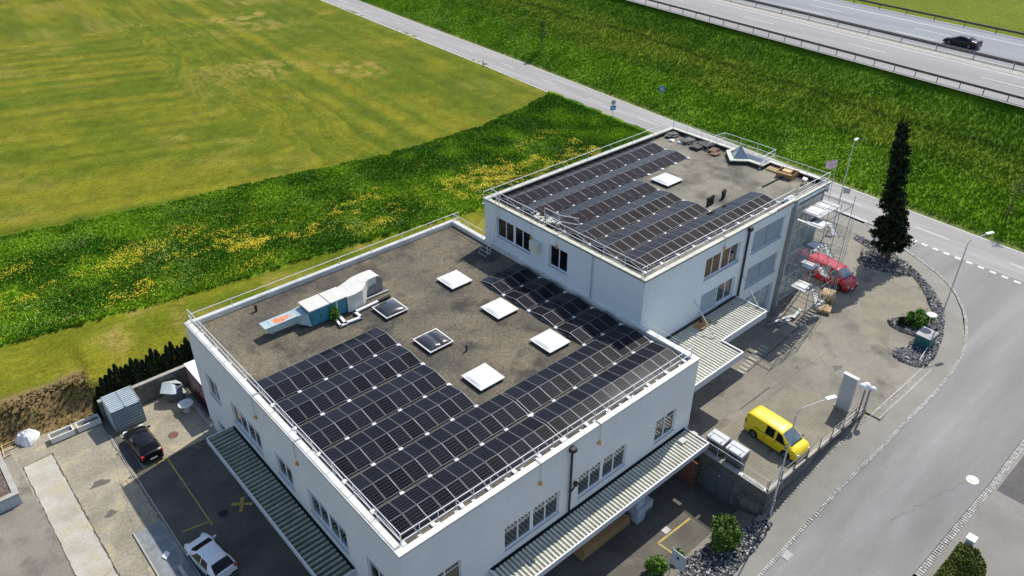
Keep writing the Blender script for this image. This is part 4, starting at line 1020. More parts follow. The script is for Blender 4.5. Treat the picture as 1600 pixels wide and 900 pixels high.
for i in range(5): x=10.35+i*.22; s1 = sect(x,22.14,1.53+.005*i,.89,4+i*4,.1)
mb.box(11.6,21.9,z0+.1,14.0,21.96,z0+.2); part(t,'edge_trim',mb,M['white_metal'])
# white cable duct beside it
t2 = thing('cable_duct', 'white angled cable duct lying on the gravel beside the ventilation cabinet', 'cable duct', (10.8,20.8,ZG))
def run(pts, w, h, mt, nm):
    mb = MB()
    for (a,b) in zip(pts, pts[1:]):
        a = Vector(a); b = Vector(b); c = (a+b)/2; L_ = (b-a).length/2+w*.5; mb.obox((c.x,c.y,ZG+.12+h/2),L_,w/2,h/2,math.atan2(b.y-a.y,b.x-a.x))
    part(t2,nm,mb,mt)
run([(9.2,21.3),(9.05,20.15),(10.35,20.05),(10.35,20.95),(12.6,21.05)],.22,.12,M['white_metal'],'duct_cover')
run([(8.75,20.95),(8.6,20.1),(9.0,20.05)],.16,.10,M['white_metal'],'duct_cover'); run([(12.6,21.05),(13.5,21.08)],.24,.14,M['black'],'duct_end')
mb = MB()
for x,y in ((9.0,20.3),(10.3,20.2),(11.5,21.0),(12.4,21.0)): mb.box(x-.15,y-.1,ZG,x+.15,y+.1,ZG+.12)
part(t2,'support_block',mb,M['wood_d'])
mb = MB(); mb.tube((8.6,21.2,ZG),(8.6,21.2,ZG+.3),.03,5)
# vent pipes and small roof items
def vent(x,y,z,h,r,label,group=None):
    mb = MB(); mb.cyl((x,y,z),r,h,12); mb.cyl((x,y,z+h*.7),r*1.35,h*.3,12); solo('vent_pipe',mb,M['black'],label,'vent pipe',(x,y,z),group)
p = at(282+362/3-2, 380+310/3+3, ZG); vent(p.x,p.y,ZG,.5,.09,'short black vent pipe near the back left parapet of the hall')
p = at(729, 548, ZG); vent(p.x,p.y,ZG,.45,.07,'small bent black vent pipe between the rooflights in the middle of the hall roof')
p = at(752, 488, ZG)
mb = MB()
for i in range(9): a = i*.7; mb.obox((23.4+.25*math.cos(a), 10.5+.3*math.sin(a*1.7), ZG+.08+.03*i%.1),.16,.05,.04,a)
solo('red_sack',mb,M['car_red'],'dark red bundle lying on the hall roof against the office wall','bundle',(23.4,10.5,ZG))
for i,(x,y) in enumerate([(38.6,9.95),(38.95,9.95),(39.35,9.98)]): vent(x,y,ZBG,.75,.10,['left','middle','right'][i]+' black flue of the three standing close together on the office roof','black flues on the office roof')
for i,(x,y) in enumerate([(40.75,9.95),(41.1,10.05)]): vent(x,y,ZBG,.7,.12,['left','right'][i]+' black flue of the pair beside the office panels','black flues on the office roof')

# ------------------------------------------------------------------ roof edge railings
def railing(name, label, pts, z, group, post_every=2.0, h=(1.05,.5), post_r=.022, rail_r=.028, mt='white_metal', base=True, every_post=None):
    t = thing(name, label, 'railing', (pts[0][0],pts[0][1],z), group)
    pm = MB(); pm.tube((0,0,0),(0,0,h[0]),post_r,6)
    if base: pm.obox((0,0,.02),.11,.11,.02)
    pme = pm.mesh('post', M[mt])
    for hh, nm in zip(h, ('top_rail','mid_rail')):
        mb = MB()
        for a, b in zip(pts, pts[1:]): mb.tube((*a,z+hh),(*b,z+hh),rail_r,6)
        part(t, nm, mb, M[mt])
    for a, b in zip(pts, pts[1:]):
        a = Vector(a); b = Vector(b); n = max(1, round((b-a).length/post_every))
        for i in range(n+(1 if b == Vector(pts[-1]) else 0)): q = a.lerp(b, i/n); part_at(t, 'post', pme, (q.x,q.y,z))
    return t
GR = 'roof edge railings'
railing('roof_railing','white two-rail safety railing along the front edge of the hall roof',[(.50,.60),(25.0,.60)],ZG+.03,GR,1.2)
railing('roof_railing','white two-rail safety railing along the left edge of the hall roof',[(.55,.62),(.55,28.3)],ZG+.03,GR,2.4)
railing('roof_railing','white safety railing along the meadow side of the hall roof',[(.5,27.5),(25.5,27.5)],ZG+.03,GR,3.0)
railing('roof_railing','short white railing on the hall parapet between the meadow corner and the office',[(24.9,27.5),(24.9,23.3)],ZG+.03,GR,2.1)
railing('roof_railing','thin wire railing on the hall parapet below the office corner',[(24.9,5.0),(24.9,.6)],ZG+.03,GR,1.5,h=(1.0,.45),rail_r=.012)
railing('roof_railing','white two-rail safety railing along the front edge of the office roof',[(25.0,5.65),(44.9,5.65)],ZBG+.06,GR,1.25,h=(1.12,.58))
railing('roof_railing','white safety railing on the office roof edge above the hall',[(25.4,5.5),(25.4,15.9)],ZBG+.06,GR,2.0,h=(1.12,.58))
railing('roof_railing','white safety railing at the office roof corner above the ladder',[(25.4,16.6),(25.4,22.6)],ZBG+.06,GR,2.0,h=(1.12,.58))
railing('roof_railing','white safety railing around the access gap at the office roof edge',[(26.2,16.9),(26.2,15.2),(26.9,13.8)],ZBG+.06,GR,1.4,h=(1.25,.7))
railing('roof_railing','white safety railing along the meadow side of the office roof',[(24.6,22.7),(50.0,22.7)],ZBG+.06,GR,3.0,h=(1.12,.58))
railing('roof_railing','pale safety railing along the road side of the office roof, left of the glass pyramid',[(49.95,22.7),(49.95,15.6)],ZBG+.06,GR,2.0,h=(1.12,.58))
railing('roof_railing','pale railing crossing the notch behind the glass pyramid',[(48.9,17.5),(51.2,17.3),(51.2,11.6),(48.6,11.4)],ZBG+.06,GR,2.0,h=(1.12,.58))
railing('roof_railing','pale safety railing along the road side of the office roof, right of the glass pyramid',[(49.95,11.6),(49.95,5.3)],ZBG+.06,GR,2.0,h=(1.12,.58))
railing('roof_railing','short white railing at the office roof corner above the scaffold',[(45.2,5.5),(50.3,5.5)],ZBG+.06,GR,1.2,h=(1.12,.58))
# clamps of the railing hanging down the walls, with amber protectors
def clamp(p, nrm, zt, zb, label):
    p = Vector(p); n = Vector(nrm); q = p+n*.10; t = thing('railing_clamp', label, 'clamp', (p.x,p.y,zt), 'railing clamps on the walls')
    mb = MB(); mb.tube((p.x-n.x*.5,p.y-n.y*.5,zt+.06),(q.x,q.y,zt+.06),.03,6); mb.tube((q.x,q.y,zt+.08),(q.x,q.y,zb),.022,6); part(t,'bracket',mb,M['galv'])
    mb = MB(); mb.obox((q.x-n.x*.03,q.y-n.y*.03,zb),.11,.05,.10); mb.obox((q.x+.05,q.y+.0,zb-.14),.04,.05,.06); part(t,'hook',mb,M['orange'])
clamp((9.9,0),(0,-1),ZA,8.75,'amber-hooked railing clamp on the hall front between left window pair and the downpipe')
clamp((15.0,0),(0,-1),ZA,8.8,'amber-hooked railing clamp on the hall front above the windows right of the downpipe')
clamp((0,16.7),(-1,0),ZA,8.6,'amber-hooked railing clamp on the shaded left hall wall, farther one')
clamp((0,11.1),(-1,0),ZA,8.6,'amber-hooked railing clamp on the shaded left hall wall, nearer one')
clamp((34.4,5.2),(0,-1),ZB,13.42,'amber-hooked railing clamp above the office front windows')
clamp((24.9,14.1),(-1,0),ZB,13.35,'yellow-hooked railing clamp above the small side window of the office')
clamp((24.9,17.0),(-1,0),ZB+.8,12.9,'dark pole clamp rising above the junction box on the office side wall')
# junction box on the side wall
t = thing('junction_box','cream junction box on the office side wall between the two windows','box',(24.9,16.3,12.4))
mb = MB(); mb.box(24.45,15.85,12.0,24.89,16.85,12.9); part(t,'case',mb,M['cream_metal'],bevel=.03); mb = MB(); mb.box(24.43,15.95,12.1,24.448,16.75,12.8); part(t,'lid',mb,M['cream_metal']); mb = MB(); mb.tube((24.6,16.0,12.0),(24.6,16.0,11.9),.04,6); part(t,'cable_gland',mb,M['black'])
# ladder
t = thing('ladder','long aluminium ladder leaning from the hall roof up to the office roof edge','ladder',(24.0,21.3,ZG))
for y in (21.0,21.42):
    mb = MB(); mb.tube((23.75,y,ZG),(25.0,y,15.2),.035,6); part(t,'stile',mb,M['alu'])
rm = MB(); rm.tube((0,-.21,0),(0,.21,0),.018,5); rme = rm.mesh('rung', M['alu'])
for i in range(18): f_ = (i+.5)/18; part_at(t,'rung',rme,(23.75+1.25*f_,21.21,ZG+5.27*f_))
t = thing('lower_ladder','short ladder section with wide rungs at the foot of the long ladder','ladder',(23.6,21.4,ZG))
for y in (20.9,21.9):
    mb = MB(); mb.tube((23.2,y,ZG),(24.2,y,ZG+1.3),.03,6); part(t,'stile',mb,M['steel_d'])
rm = MB(); rm.tube((0,-.5,0),(0,.5,0),.022,5); rme = rm.mesh('rung', M['galv'])
for i in range(5): f_=(i+.3)/5; part_at(t,'rung',rme,(23.2+f_,21.4,ZG+1.3*f_))
# ------------------------------------------------------------------ things lying on the office roof
def slab_pile(x,y,n,w,label,seed,mt='wall_conc'):
    r = random.Random(seed); t = thing('slab_pile',label,'slabs',(x,y,ZBG),'piles of old roof slabs')
    for i in range(n):
        a = r.uniform(-.2,.2)+PI/4*0; mb = MB(); mb.obox((x+r.uniform(-w,w)*.4,y+r.uniform(-w,w)*.4,ZBG+.03+.06*i),w/2*r.uniform(.7,1),w/2*r.uniform(.5,.9),.025,a); part(t,'slab',mb,M[mt])
slab_pile(49.0,21.6,5,1.3,'grey slabs piled in the far corner of the office roof',1)
slab_pile(49.2,20.0,5,1.4,'grey and brown slabs along the road side of the office roof',2)
slab_pile(48.9,18.0,6,1.6,'flat dark slab pile with a moss rim before the glass pyramid',3,'bed')
slab_pile(48.5,16.5,4,1.2,'small brown debris pile next to the pyramid rooflight',4,'wood_d')
for i,(x,y,lb) in enumerate([(47.9,21.2,'crumpled white sheet nearest the meadow side on the office roof'),(48.2,20.3,'second crumpled white sheet among the roof slabs'),(48.7,19.7,'crumpled white sheet farthest right among the roof slabs')]):
    mb = MB(); n = 9; r = random.Random(i)
    vs = [(x,y,ZBG+.25)]+[(x+.38*math.cos(2*PI*k/n)*r.uniform(.6,1.2),y+.3*math.sin(2*PI*k/n)*r.uniform(.6,1.2),ZBG+r.uniform(.05,.2)) for k in range(n)]
    mb.add(vs,[(0,k+1,(k+1)%n+1) for k in range(n)]); vs2=[(a,b,ZBG+.01) for a,b,c in vs[1:]]; mb.add(vs[1:]+vs2,[(k,(k+1)%n,n+(k+1)%n,n+k) for k in range(n)])
    solo('white_sheet',mb,M['foil'],lb,'sheet',(x,y,ZBG))
t = thing('pallet','slatted wooden pallet lying on the office roof beside the cardboard box','pallet',(49.4,10.4,ZBG))
for i in range(5): mb = MB(); mb.obox((49.5,10.15+.25*i*1.05-.3,ZBG+.14),.62,.09,.02,.1); part(t,'board',mb,M['wood'])
for x in (48.95,49.5,50.0): mb = MB(); mb.obox((x,10.3,ZBG+.06),.05,.6,.055,.1); part(t,'bearer',mb,M['wood'])
t = thing('cardboard_box','open brown cardboard box on the far right of the office roof','box',(49.1,8.8,ZBG))
M4 = Matrix.Rotation(.15,4,'Z')
def rb(mb,x,y,z,hx,hy,hz): mb.obox((49.1+x,8.85+y,ZBG+z),hx,hy,hz,.15)
mb = MB(); rb(mb,-.55,0,.28,.02,.75,.27); rb(mb,.55,0,.28,.02,.75,.27); rb(mb,0,-.75,.28,.55,.02,.27); rb(mb,0,.75,.28,.55,.02,.27); rb(mb,0,0,.03,.55,.75,.02); part(t,'case',mb,M['cardboard'])
mb = MB(); mb.obox((48.4,8.8,ZBG+.5),.16,.72,.01,.15,0); part(t,'flap',mb,M['cardboard']); mb = MB(); rb(mb,.1,.1,.4,.35,.4,.12); part(t,'contents',mb,M['wood'])
t = thing('hand_cart','small white folded cart on the right end of the office roof','cart',(48.7,6.9,ZBG))
mb = MB(); mb.obox((48.7,6.9,ZBG+.5),.28,.2,.05,.3,.2); part(t,'tray',mb,M['white_metal']); mb = MB()
for a,b in ((-.2,-.15),(.2,-.15),(-.2,.15),(.2,.15)): mb.tube((48.7+a,6.9+b,ZBG),(48.7-a*.6,6.9+b,ZBG+.5),.02,5)
part(t,'legs',mb,M['black'])
t = thing('loose_planks','long pale plank lying along the office parapet near the scaffold','planks',(42.5,5.45,ZB))
mb = MB(); mb.box(40.6,5.22,ZB+.002,44.2,5.40,ZB+.05); part(t,'plank',mb,M['white_metal']); mb = MB(); mb.box(41.6,5.05,ZB+.002,44.3,5.2,ZB+.03); part(t,'plank',mb,M['wood_d'])
# tray with soil mix around the ladder access on the office roof: sacks
mb = MB()
for i in range(14): mb.obox((25.9+random.uniform(-.3,.5),16.5+random.uniform(-1.3,1.2),ZBG+.3+random.uniform(0,.25)),.10,.22,.06,random.uniform(0,3))
solo('rubble_sacks',mb,M['coping_b'],'heap of pale rubble at the access gap of the office roof railing','rubble',(25.9,16.5,ZBG))
# wooden crate piece on the canopy
t = thing('wood_offcuts','small orange wooden crate on the office canopy below the shuttered window','crate',(31.9,4.4,ZC))
for i in range(4): mb = MB(); mb.obox((31.9,4.15+.2*i,ZC+.12),.75,.08,.03,.12); part(t,'board',mb,M['cardboard'])
mb = MB(); mb.obox((31.9,4.4,ZC+.02),.7,.4,.07,.12); part(t,'base',mb,M['cardboard']); mb = MB(); mb.tube((31.9,4.6,ZC+.15),(31.8,4.7,ZC+.6),.12,7,.03); part(t,'black_tool',mb,M['black'])
# ------------------------------------------------------------------ vehicles
def wheel_parts(t, par, x, y, r, w, side):
    mb = MB(); prof = [(r*.62,-w/2),(r*.93,-w/2),(r,-w/2+.03),(r,w/2-.03),(r*.93,w/2),(r*.62,w/2)]
    def lat(mb, prof, n=20):
        b = len(mb.v)
        for (rr, d) in prof:
            for i in range(n): a = 2*PI*i/n; mb.v.append((x+rr*math.cos(a), y+d*side, r+rr*math.sin(a)))
        for k in range(len(prof)-1):
            for i in range(n): mb.f.append((b+k*n+i,b+k*n+(i+1)%n,b+(k+1)*n+(i+1)%n,b+(k+1)*n+i)); mb.m.append(0)
    lat(mb, prof); wv = vpart(t, par, 'wheel', mb, 'tyre')
    mb = MB(); lat(mb, [(.001,w/2-.05),(.05,w/2-.02),(r*.2,w/2-.045),(r*.55,w/2-.03),(r*.63,w/2-.005)])
    for k in range(5):
        a = 2*PI*k/5; mb.obox((x+r*.36*math.cos(a),y+(w/2-.028)*side,r+r*.36*math.sin(a)),r*.25,.012,r*.07,mat=Matrix.Rotation(-a,3,'Y'))
    vpart(t, wv, 'rim', mb, 'rim')
def vpart(t, par, name, mb, m_, smooth=False):
    o = bpy.data.objects.new(name, mb.mesh(name, M[m_] if isinstance(m_,str) else m_, None, smooth)); COL.objects.link(o); o.parent = par; return o
def vehicle(name, label, cat, loc, head, L, W, HT, prof, belt, roofw, paint, side_w, ws, rear, wheels, wr=.31, glass='car_glass', bumper='black', roof_ribs=False, sliding=False, bars=False):
    t = thing(name, label, cat, loc); hw_ = W/2
    px_, pz_ = zip(*prof); roof = max(pz_)
    def zt(x): return float(np.interp(x, px_, pz_))
    def wp(x): u = abs(x)/(L/2); return hw_*(1-.05*u**2-.13*u**8)
    def arch(x):
        z = .20
        for xw in wheels:
            d = abs(x-xw); R_ = wr+.075
            if d < R_: z = max(z, wr*.98+math.sqrt(R_*R_-d*d))
        return z
    def sec(x):
        T = zt(x); w = wp(x); g = min(1, max(0, (T-belt-.02)/(roof-belt-.02))); b = min(belt+.05*(-x/L), T-.06)
        wR = w*.93*(1-g)+roofw*g; a = arch(x); base = min(a, T-.3)
        return [(w*.965, base), (w*.995, max(min(.46,T-.25), base+.02)), (w, max(min(.70,T-.15), base+.04)), (w*.985, max(b,base+.06)), ((w*.985+wR)/2+.012*g, (b+T-.06)/2), (wR, T-.06), (wR-.11, T-.012), (wR*.45, T+.012), (0, T+.02)]
    n = 72; xs = [-L/2+L*i/n for i in range(n+1)]; mb = MB(); K = 17
    for x in xs:
        s = sec(x); mb.v += [(x,-y,z) for y,z in s]+[(x,y,z) for y,z in s[:-1][::-1]]
    for i in range(n):
        for k in range(K-1): a = i*K+k; mb.f.append((a,a+K,a+K+1,a+1)); mb.m.append(0)
    mb.f.append(tuple(range(K))); mb.m.append(0); mb.f.append(tuple(range(n*K+K-1,n*K-1,-1))); mb.m.append(0)
    body = vpart(t, t, 'body', mb, paint, True); 
    es = body.modifiers.new('edges','EDGE_SPLIT'); es.split_angle = math.radians(38)
    mb = MB(); mb.box(-L/2+.12,-hw_+.13,.17,L/2-.12,hw_-.13,.62); vpart(t,t,'underbody',mb,'black')
    def side_patch(x0,x1,t0=.02,t1=.93,off=.008,m_='glass',nm='side_window',slx0=0,slx1=0,pr=None):
        for sd in (-1,1):
            mb = MB(); N_ = 8
            for i in range(N_+1):
                for j,tt in enumerate((t0,(t0+t1)/2,t1)):
                    xa = x0+slx0*(j/2); xb = x1+slx1*(j/2); x = xa+(xb-xa)*i/N_; s = sec(x)
                    p,q,r_ = s[3],s[4],s[5]; tt2 = tt*2
                    y,z = ((p[0]+(q[0]-p[0])*tt2, p[1]+(q[1]-p[1])*tt2) if tt2 <= 1 else (q[0]+(r_[0]-q[0])*(tt2-1), q[1]+(r_[1]-q[1])*(tt2-1)))
                    mb.v.append((x, sd*(y+off), z+off*.3))
            for i in range(N_):
                for j in range(2): a=i*3+j; mb.f.append((a,a+3,a+4,a+1)); mb.m.append(0)
            vpart(t, pr or body, nm, mb, m_)
    for (x0,x1,s0,s1) in side_w: side_patch(x0,x1,m_=glass,slx0=s0,slx1=s1)
    def top_patch(x0,x1,nm,m_,wf=.90,off=.012,prt=None):
        mb = MB(); N_ = 8
        for i in range(N_+1):
            x = x0+(x1-x0)*i/N_; s = sec(x); d = .02; sl = (zt(x+d)-zt(x-d))/(2*d); nn = Vector((-sl,1)).normalized(); 
            ys_ = [s[5][0]*wf, s[6][0]*wf*1.0, s[7][0], 0]; zz = [s[5][1]+.035, s[6][1]+.004, s[7][1], s[8][1]]
            row = [(-y,z) for y,z in zip(ys_,zz)]+[(y,z) for y,z in list(zip(ys_,zz))[:-1][::-1]]
            mb.v += [(x+nn.x*off,y,z+nn.y*off) for y,z in row]
        for i in range(N_):
            for k in range(6): a=i*7+k; mb.f.append((a,a+7,a+8,a+1)); mb.m.append(0)
        return vpart(t, prt or body, nm, mb, m_)
    top_patch(ws[0], ws[1], 'windscreen', glass)
    if rear: top_patch(rear[0], rear[1], 'rear_window', 'car_glass_d', .93)
    for xw in wheels:
        for sd in (-1,1): wheel_parts(t, t, xw, sd*(hw_-.115), wr, .20, sd)
    # lamps, mirrors, bumpers, plate
    for sd in (-1,1):
        mb = MB(); mb.obox((L/2-.20,sd*(hw_*.70),.70),.17,.15,.075,rz=-sd*.55); o=vpart(t,body,'headlight',mb,'lamp_clear'); 
        bv=o.modifiers.new('b','BEVEL'); bv.width=.03; bv.segments=2
        mb = MB(); zr = .92 if HT<1.6 else 1.05; mb.obox((-L/2+.10,sd*(hw_*.80),zr-.03),.09,.10 if HT<1.6 else .06,.10 if HT<1.6 else .2,rz=sd*.35); vpart(t,body,'tail_light',mb,'lamp_red')
        xm = ws[1]-.12; s = sec(xm); mb = MB(); mb.obox((xm,sd*(s[3][0]+.11),s[3][1]+.10),.06,.11,.075); o=vpart(t,body,'wing_mirror',mb,paint if paint!='car_yellow' else 'black'); bv=o.modifiers.new('b','BEVEL'); bv.width=.03; bv.segments=2
        # door seams and handles
        for xd in ((side_w[0][0]-.02, side_w[0][1]+.05) if len(side_w)>1 else (side_w[0][0]+.2,)):
            mb = MB(); s = sec(xd)
            for (y0,z0_),(y1,z1_) in zip(s[1:4],s[2:4]): mb.quad((xd,sd*(y0+.004),z0_),(xd+.018,sd*(y0+.004),z0_),(xd+.018,sd*(y1+.004),z1_),(xd,sd*(y1+.004),z1_))
            vpart(t,body,'door_seam',mb,'black')
            mb = MB(); mb.obox((xd+.16,sd*(s[3][0]+.014),s[3][1]-.09),.08,.014,.018); vpart(t,body,'door_handle',mb,'black' if paint!='car_white' else 'rim')
        if sliding: mb = MB(); xa_=side_w[0][0]-.95; mb.obox(((xa_+side_w[0][0])/2,sd*(sec(0)[3][0]+.006),sec(0)[3][1]-.02),.47,.008,.022); vpart(t,body,'slide_rail',mb,'black')
    mb = MB(); mb.obox((L/2-.06,0,.36),.07,hw_*.78,.10); o=vpart(t,t,'front_bumper',mb,bumper); 
    mb = MB(); mb.obox((-L/2+.03,0,.38),.06,hw_*.80,.11); vpart(t,t,'rear_bumper',mb,bumper)
    mb = MB(); mb.obox((-L/2-.035,0,.52 if HT<1.6 else .62),.008,.26,.06); vpart(t,t,'number_plate',mb,'white_metal')
    mb = MB(); mb.obox((L/2+.012,0,.36),.008,.26,.055); vpart(t,t,'number_plate',mb,'white_metal')
    mb = MB(); mb.obox((L/2-.09,0,.60),.05,hw_*.42,.05); vpart(t,t,'grille',mb,'black')
    mb = MB(); s=sec(ws[1]); mb.obox((ws[1]+.05,0,zt(ws[1]+.05)+.02),.05,hw_*.70,.02,mat=Matrix.Rotation(math.atan2(zt(ws[1])-zt(ws[1]+.15),.15),3,'Y')); vpart(t,body,'wiper_cowl',mb,'black')
    if roof_ribs:
        for k in range(14):
            x=-L/2+.35+k*.22; mb=MB(); mb.box(x,-roofw+.15,zt(x)+.015,x+.09,roofw-.15,zt(x)+.035); vpart(t,body,'roof_rib',mb,paint)
    t.rotation_euler = (0,0,head); return t
yv = vehicle('delivery_van','yellow panel van with a side window parked against the railing of the paved bay','van',(29.42,-4.72,GL+.012),math.radians(-93),4.62,1.84,1.84,
    [(-2.31,.85),(-2.29,1.50),(-2.22,1.72),(-2.0,1.82),(-.6,1.845),(.42,1.83),(.74,1.76),(1.08,1.54),(1.52,1.22),(1.62,1.15),(2.02,1.03),(2.2,.86),(2.31,.5)],1.04,.71,'car_yellow',
    [(-.48,.26,.02,-.04),(.42,1.30,.02,-.46)],(.76,1.53),None,(-1.36,1.40),wr=.32,glass='car_glass_d',bumper='black',sliding=True)
for ch in yv.children:
    if ch.name.startswith('body'):
        for c2 in ch.children:
            if c2.name.startswith('windscreen'): c2.data.materials[0] = M['car_glass']
rv = vehicle('red_van','red passenger van with a ribbed pale roof behind the scaffold, nose to the yard','van',(53.2,4.35,GL+.004),math.radians(-97),4.95,1.92,1.97,
    [(-2.47,.9),(-2.45,1.70),(-2.35,1.90),(-2.1,1.96),(.75,1.97),(1.0,1.91),(1.35,1.58),(1.70,1.28),(1.85,1.17),(2.3,.98),(2.42,.75),(2.47,.5)],1.18,.74,'car_red',
    [(-.35,.35,.02,-.02),(.5,1.45,.02,-.45)],(1.04,1.68),None,(-1.5,1.5),wr=.33,roof_ribs=True)
vehicle('black_hatchback','black hatchback with red tail lamps parked in front of the ribbed metal shed','car',(-5.02,28.95,.01),math.radians(92),4.15,1.78,1.47,
    [(-2.07,.60),(-2.03,.98),(-1.85,1.06),(-1.40,1.38),(-.95,1.46),(.0,1.47),(.42,1.40),(1.12,1.02),(1.28,.96),(1.85,.80),(2.0,.62),(2.07,.5)],.95,.56,'car_black',
    [(-1.05,-.30,.15,0),(-.22,.85,0,-.5)],(.48,1.10),(-1.84,-1.33),(-1.28,1.28),glass='car_glass_d')
vehicle('white_hatchback','white hatchback parked in the shade of the hall, seen from behind','car',(-5.55,15.15,.01),math.radians(97),4.15,1.76,1.46,
    [(-2.07,.60),(-2.03,.95),(-1.88,1.02),(-1.42,1.36),(-1.0,1.45),(-.05,1.46),(.38,1.39),(1.10,1.01),(1.26,.95),(1.85,.79),(2.0,.62),(2.07,.5)],.93,.60,'car_white',
    [(-1.15,-.35,.15,0),(-.27,.80,0,-.5)],(.44,1.06),(-1.93,-1.36),(-1.28,1.28),glass='car_glass_d')
hp = at(1503, 68, HWZ+.3)
vehicle('motorway_car','black sports saloon with a rear spoiler driving on the far motorway carriageway','car',(hp.x,hp.y,HWZ+.012),math.atan2(-HD[1],-HD[0]),5.0,1.9,1.42,
    [(-2.5,.65),(-2.46,1.05),(-1.75,1.10),(-1.0,1.38),(-.5,1.42),(.0,1.42),(.4,1.36),(1.2,.98),(1.4,.94),(2.2,.80),(2.42,.62),(2.5,.5)],.95,.58,'car_black',
    [(-1.0,-.25,.2,0),(-.18,.85,0,-.5)],(.46,1.15),(-1.65,-1.05),(-1.5,1.5),wr=.33,glass='car_glass_d')
for o in list(bpy.data.objects):
    if o.name == 'motorway_car':
        mb = MB(); mb.box(-2.55,-.72,1.20,-2.28,.72,1.24); mb.box(-2.45,-.6,1.05,-2.38,-.55,1.2); mb.box(-2.45,.55,1.05,-2.38,.6,1.2); vpart(o,o,'spoiler',mb,'car_black')

# ------------------------------------------------------------------ scaffold stair tower
t = thing('stair_scaffold','steel scaffold stair tower with white landings at the glass corner of the office','scaffold',(46.5,3.5,GL))
zlv = [6.2,8.3,10.4,12.5]
pole = MB(); pole.tube((0,0,0),(0,0,1),.026,6); pme = pole.mesh('pole', M['steel_d'])
for x in (44.3,46.4,48.7):
    for y in (2.1,4.9):
        if (x,y)==(44.3,4.9): pass
        part_at(t,'pole',pme,(x,y,GL),scale=(1,1,11.4))
for x,y in ((44.3,2.1),(46.4,2.1),(48.7,2.1)):
    mb = MB(); mb.box(x-.12,y-.12,GL,x+.12,y+.12,GL+.03); part(t,'base_plate',mb,M['white_metal'])
for z in [4.4]+zlv+[13.6]:
    mb = MB()
    for y in (2.1,4.9): mb.tube((44.3,y,z),(48.7,y,z),.025,6)
    for x in (44.3,46.4,48.7): mb.tube((x,2.1,z),(x,4.9,z),.028,6)
    part(t,'ledger',mb,M['steel_d'])
    if z in zlv:
        mb = MB(); mb.tube((44.3,2.1,z+1),(48.7,2.1,z+1),.02,6); mb.tube((48.7,2.1,z+1),(48.7,4.9,z+1),.02,6); mb.tube((44.3,2.1,z+1),(44.3,4.9,z+1),.022,6); part(t,'guard_rail',mb,M['steel_d'])
for i,z in enumerate(zlv):
    mb = MB(); mb.box(44.5,2.5,z+.03,46.05,4.0,z+.07); dk = part(t,'deck',mb,M['steel_d'])
    mb = MB(); mb.box(44.85,2.6,z+.085,45.95,3.6,z+.12); part(t,'landing',mb,M['foil'])
    mb = MB(); mb.obox((44.55,4.3,z+.12),.10,.45,.03); part(t,'white_board',mb,M['galv'])
for i,z in enumerate([GL]+zlv):
    zn = ([GL]+zlv+[12.5])[i+1]; 
    if zn <= z: continue
    y = 2.75; a = (48.3,z+.05); b = (46.3,zn)
    fl = MB()
    for yy in (y-.35,y+.35): fl.obox(((a[0]+b[0])/2,yy,(a[1]+b[1])/2),math.hypot(a[0]-b[0],a[1]-b[1])/2,.03,.09,mat=Matrix.Rotation(math.atan2(b[1]-a[1],a[0]-b[0]),3,'Y'))
    f_ = part(t,'stair_flight',fl,M['alu'])
    for k in range(8):
        u=(k+.5)/8; s=MB(); s.box(a[0]+(b[0]-a[0])*u-.12,y-.33,a[1]+(b[1]-a[1])*u-.02,a[0]+(b[0]-a[0])*u+.12,y+.33,a[1]+(b[1]-a[1])*u+.01); part(f_,'tread',s,M['steel_d'])
for k,(p,q) in enumerate((((46.4,2.1,GL),(48.7,2.1,6.2)),((48.7,2.1,6.2),(46.4,2.1,8.3)),((46.4,2.1,8.3),(48.7,2.1,10.4)),((48.7,2.1,10.4),(46.4,2.1,12.5)),((44.3,2.1,5.5),(42.9,.9,GL)),((48.7,3.0,6.0),(49.8,1.6,GL)))):
    mb = MB(); mb.tube(p,q,.024,6); part(t,'brace',mb,M['galv'])
mb = MB()
lz = [GL+.05+i*.5 for i in range(20)]
for a,b in zip(lz,lz[1:]): mb.tube((49.4,2.0,a),(49.7,2.3,b),.010,4)
for x,y in ((49.4,2.0),(49.7,2.3)): mb.tube((x,y,GL),(x,y,GL+9),.016,5)
part(t,'hoist_mast',mb,M['galv'])
mb = MB(); mb.box(45.4,3.2,13.0,48.9,5.0,13.05); part(t,'top_deck',mb,M['steel_d'])
mb = MB(); mb.box(45.6,3.6,13.055,46.9,4.9,13.10); mb.box(47.2,3.7,13.055,48.1,4.9,13.09); part(t,'white_board',mb,M['foil'])
mb = MB()
for i in range(9): mb.obox((46.0+.15*i,2.0+.08*math.sin(i*2),GL+1.3+.08*math.sin(i*1.3)),.16,.22,.12,i*.5)
solo('white_sheeting',mb,M['rock_w'],'crumpled white plastic sheeting hanging at the foot of the scaffold','sheeting',(47.6,1.6,GL))
def pallet_stack(x,y,n,rz,label):
    t = thing('pallet_stack',label,'pallets',(x,y,GL+.01))
    for k in range(n):
        z = GL+.01+k*.15; pb = MB()
        for s in (-.5,0,.5):
            c_,s_ = math.cos(rz),math.sin(rz); pb.obox((x-s_*s, y+c_*s, z+.05),.58,.05,.045,rz)
        pl_ = part(t,'pallet',pb,M['wood'])
        for i in range(6 if k==n-1 else 3):
            d = -.5+i*(1.0/(5 if k==n-1 else 2)); c_,s_ = math.cos(rz+PI/2),math.sin(rz+PI/2); b=MB(); 
            b.obox((x-s_*d, y+c_*d, z+.12),.56,.07,.012,rz+PI/2); part(pl_,'board',b,M['wood'])
pallet_stack(47.9,1.9,3,.35,'low stack of wooden pallets at the foot of the scaffold'); pallet_stack(49.6,2.6,7,.3,'tall stack of wooden pallets beside the red van')
t = thing('scaffold_parts','loose scaffold frames and boards lying in the shade below the stair tower','scaffold parts',(44.5,3.0,GL))
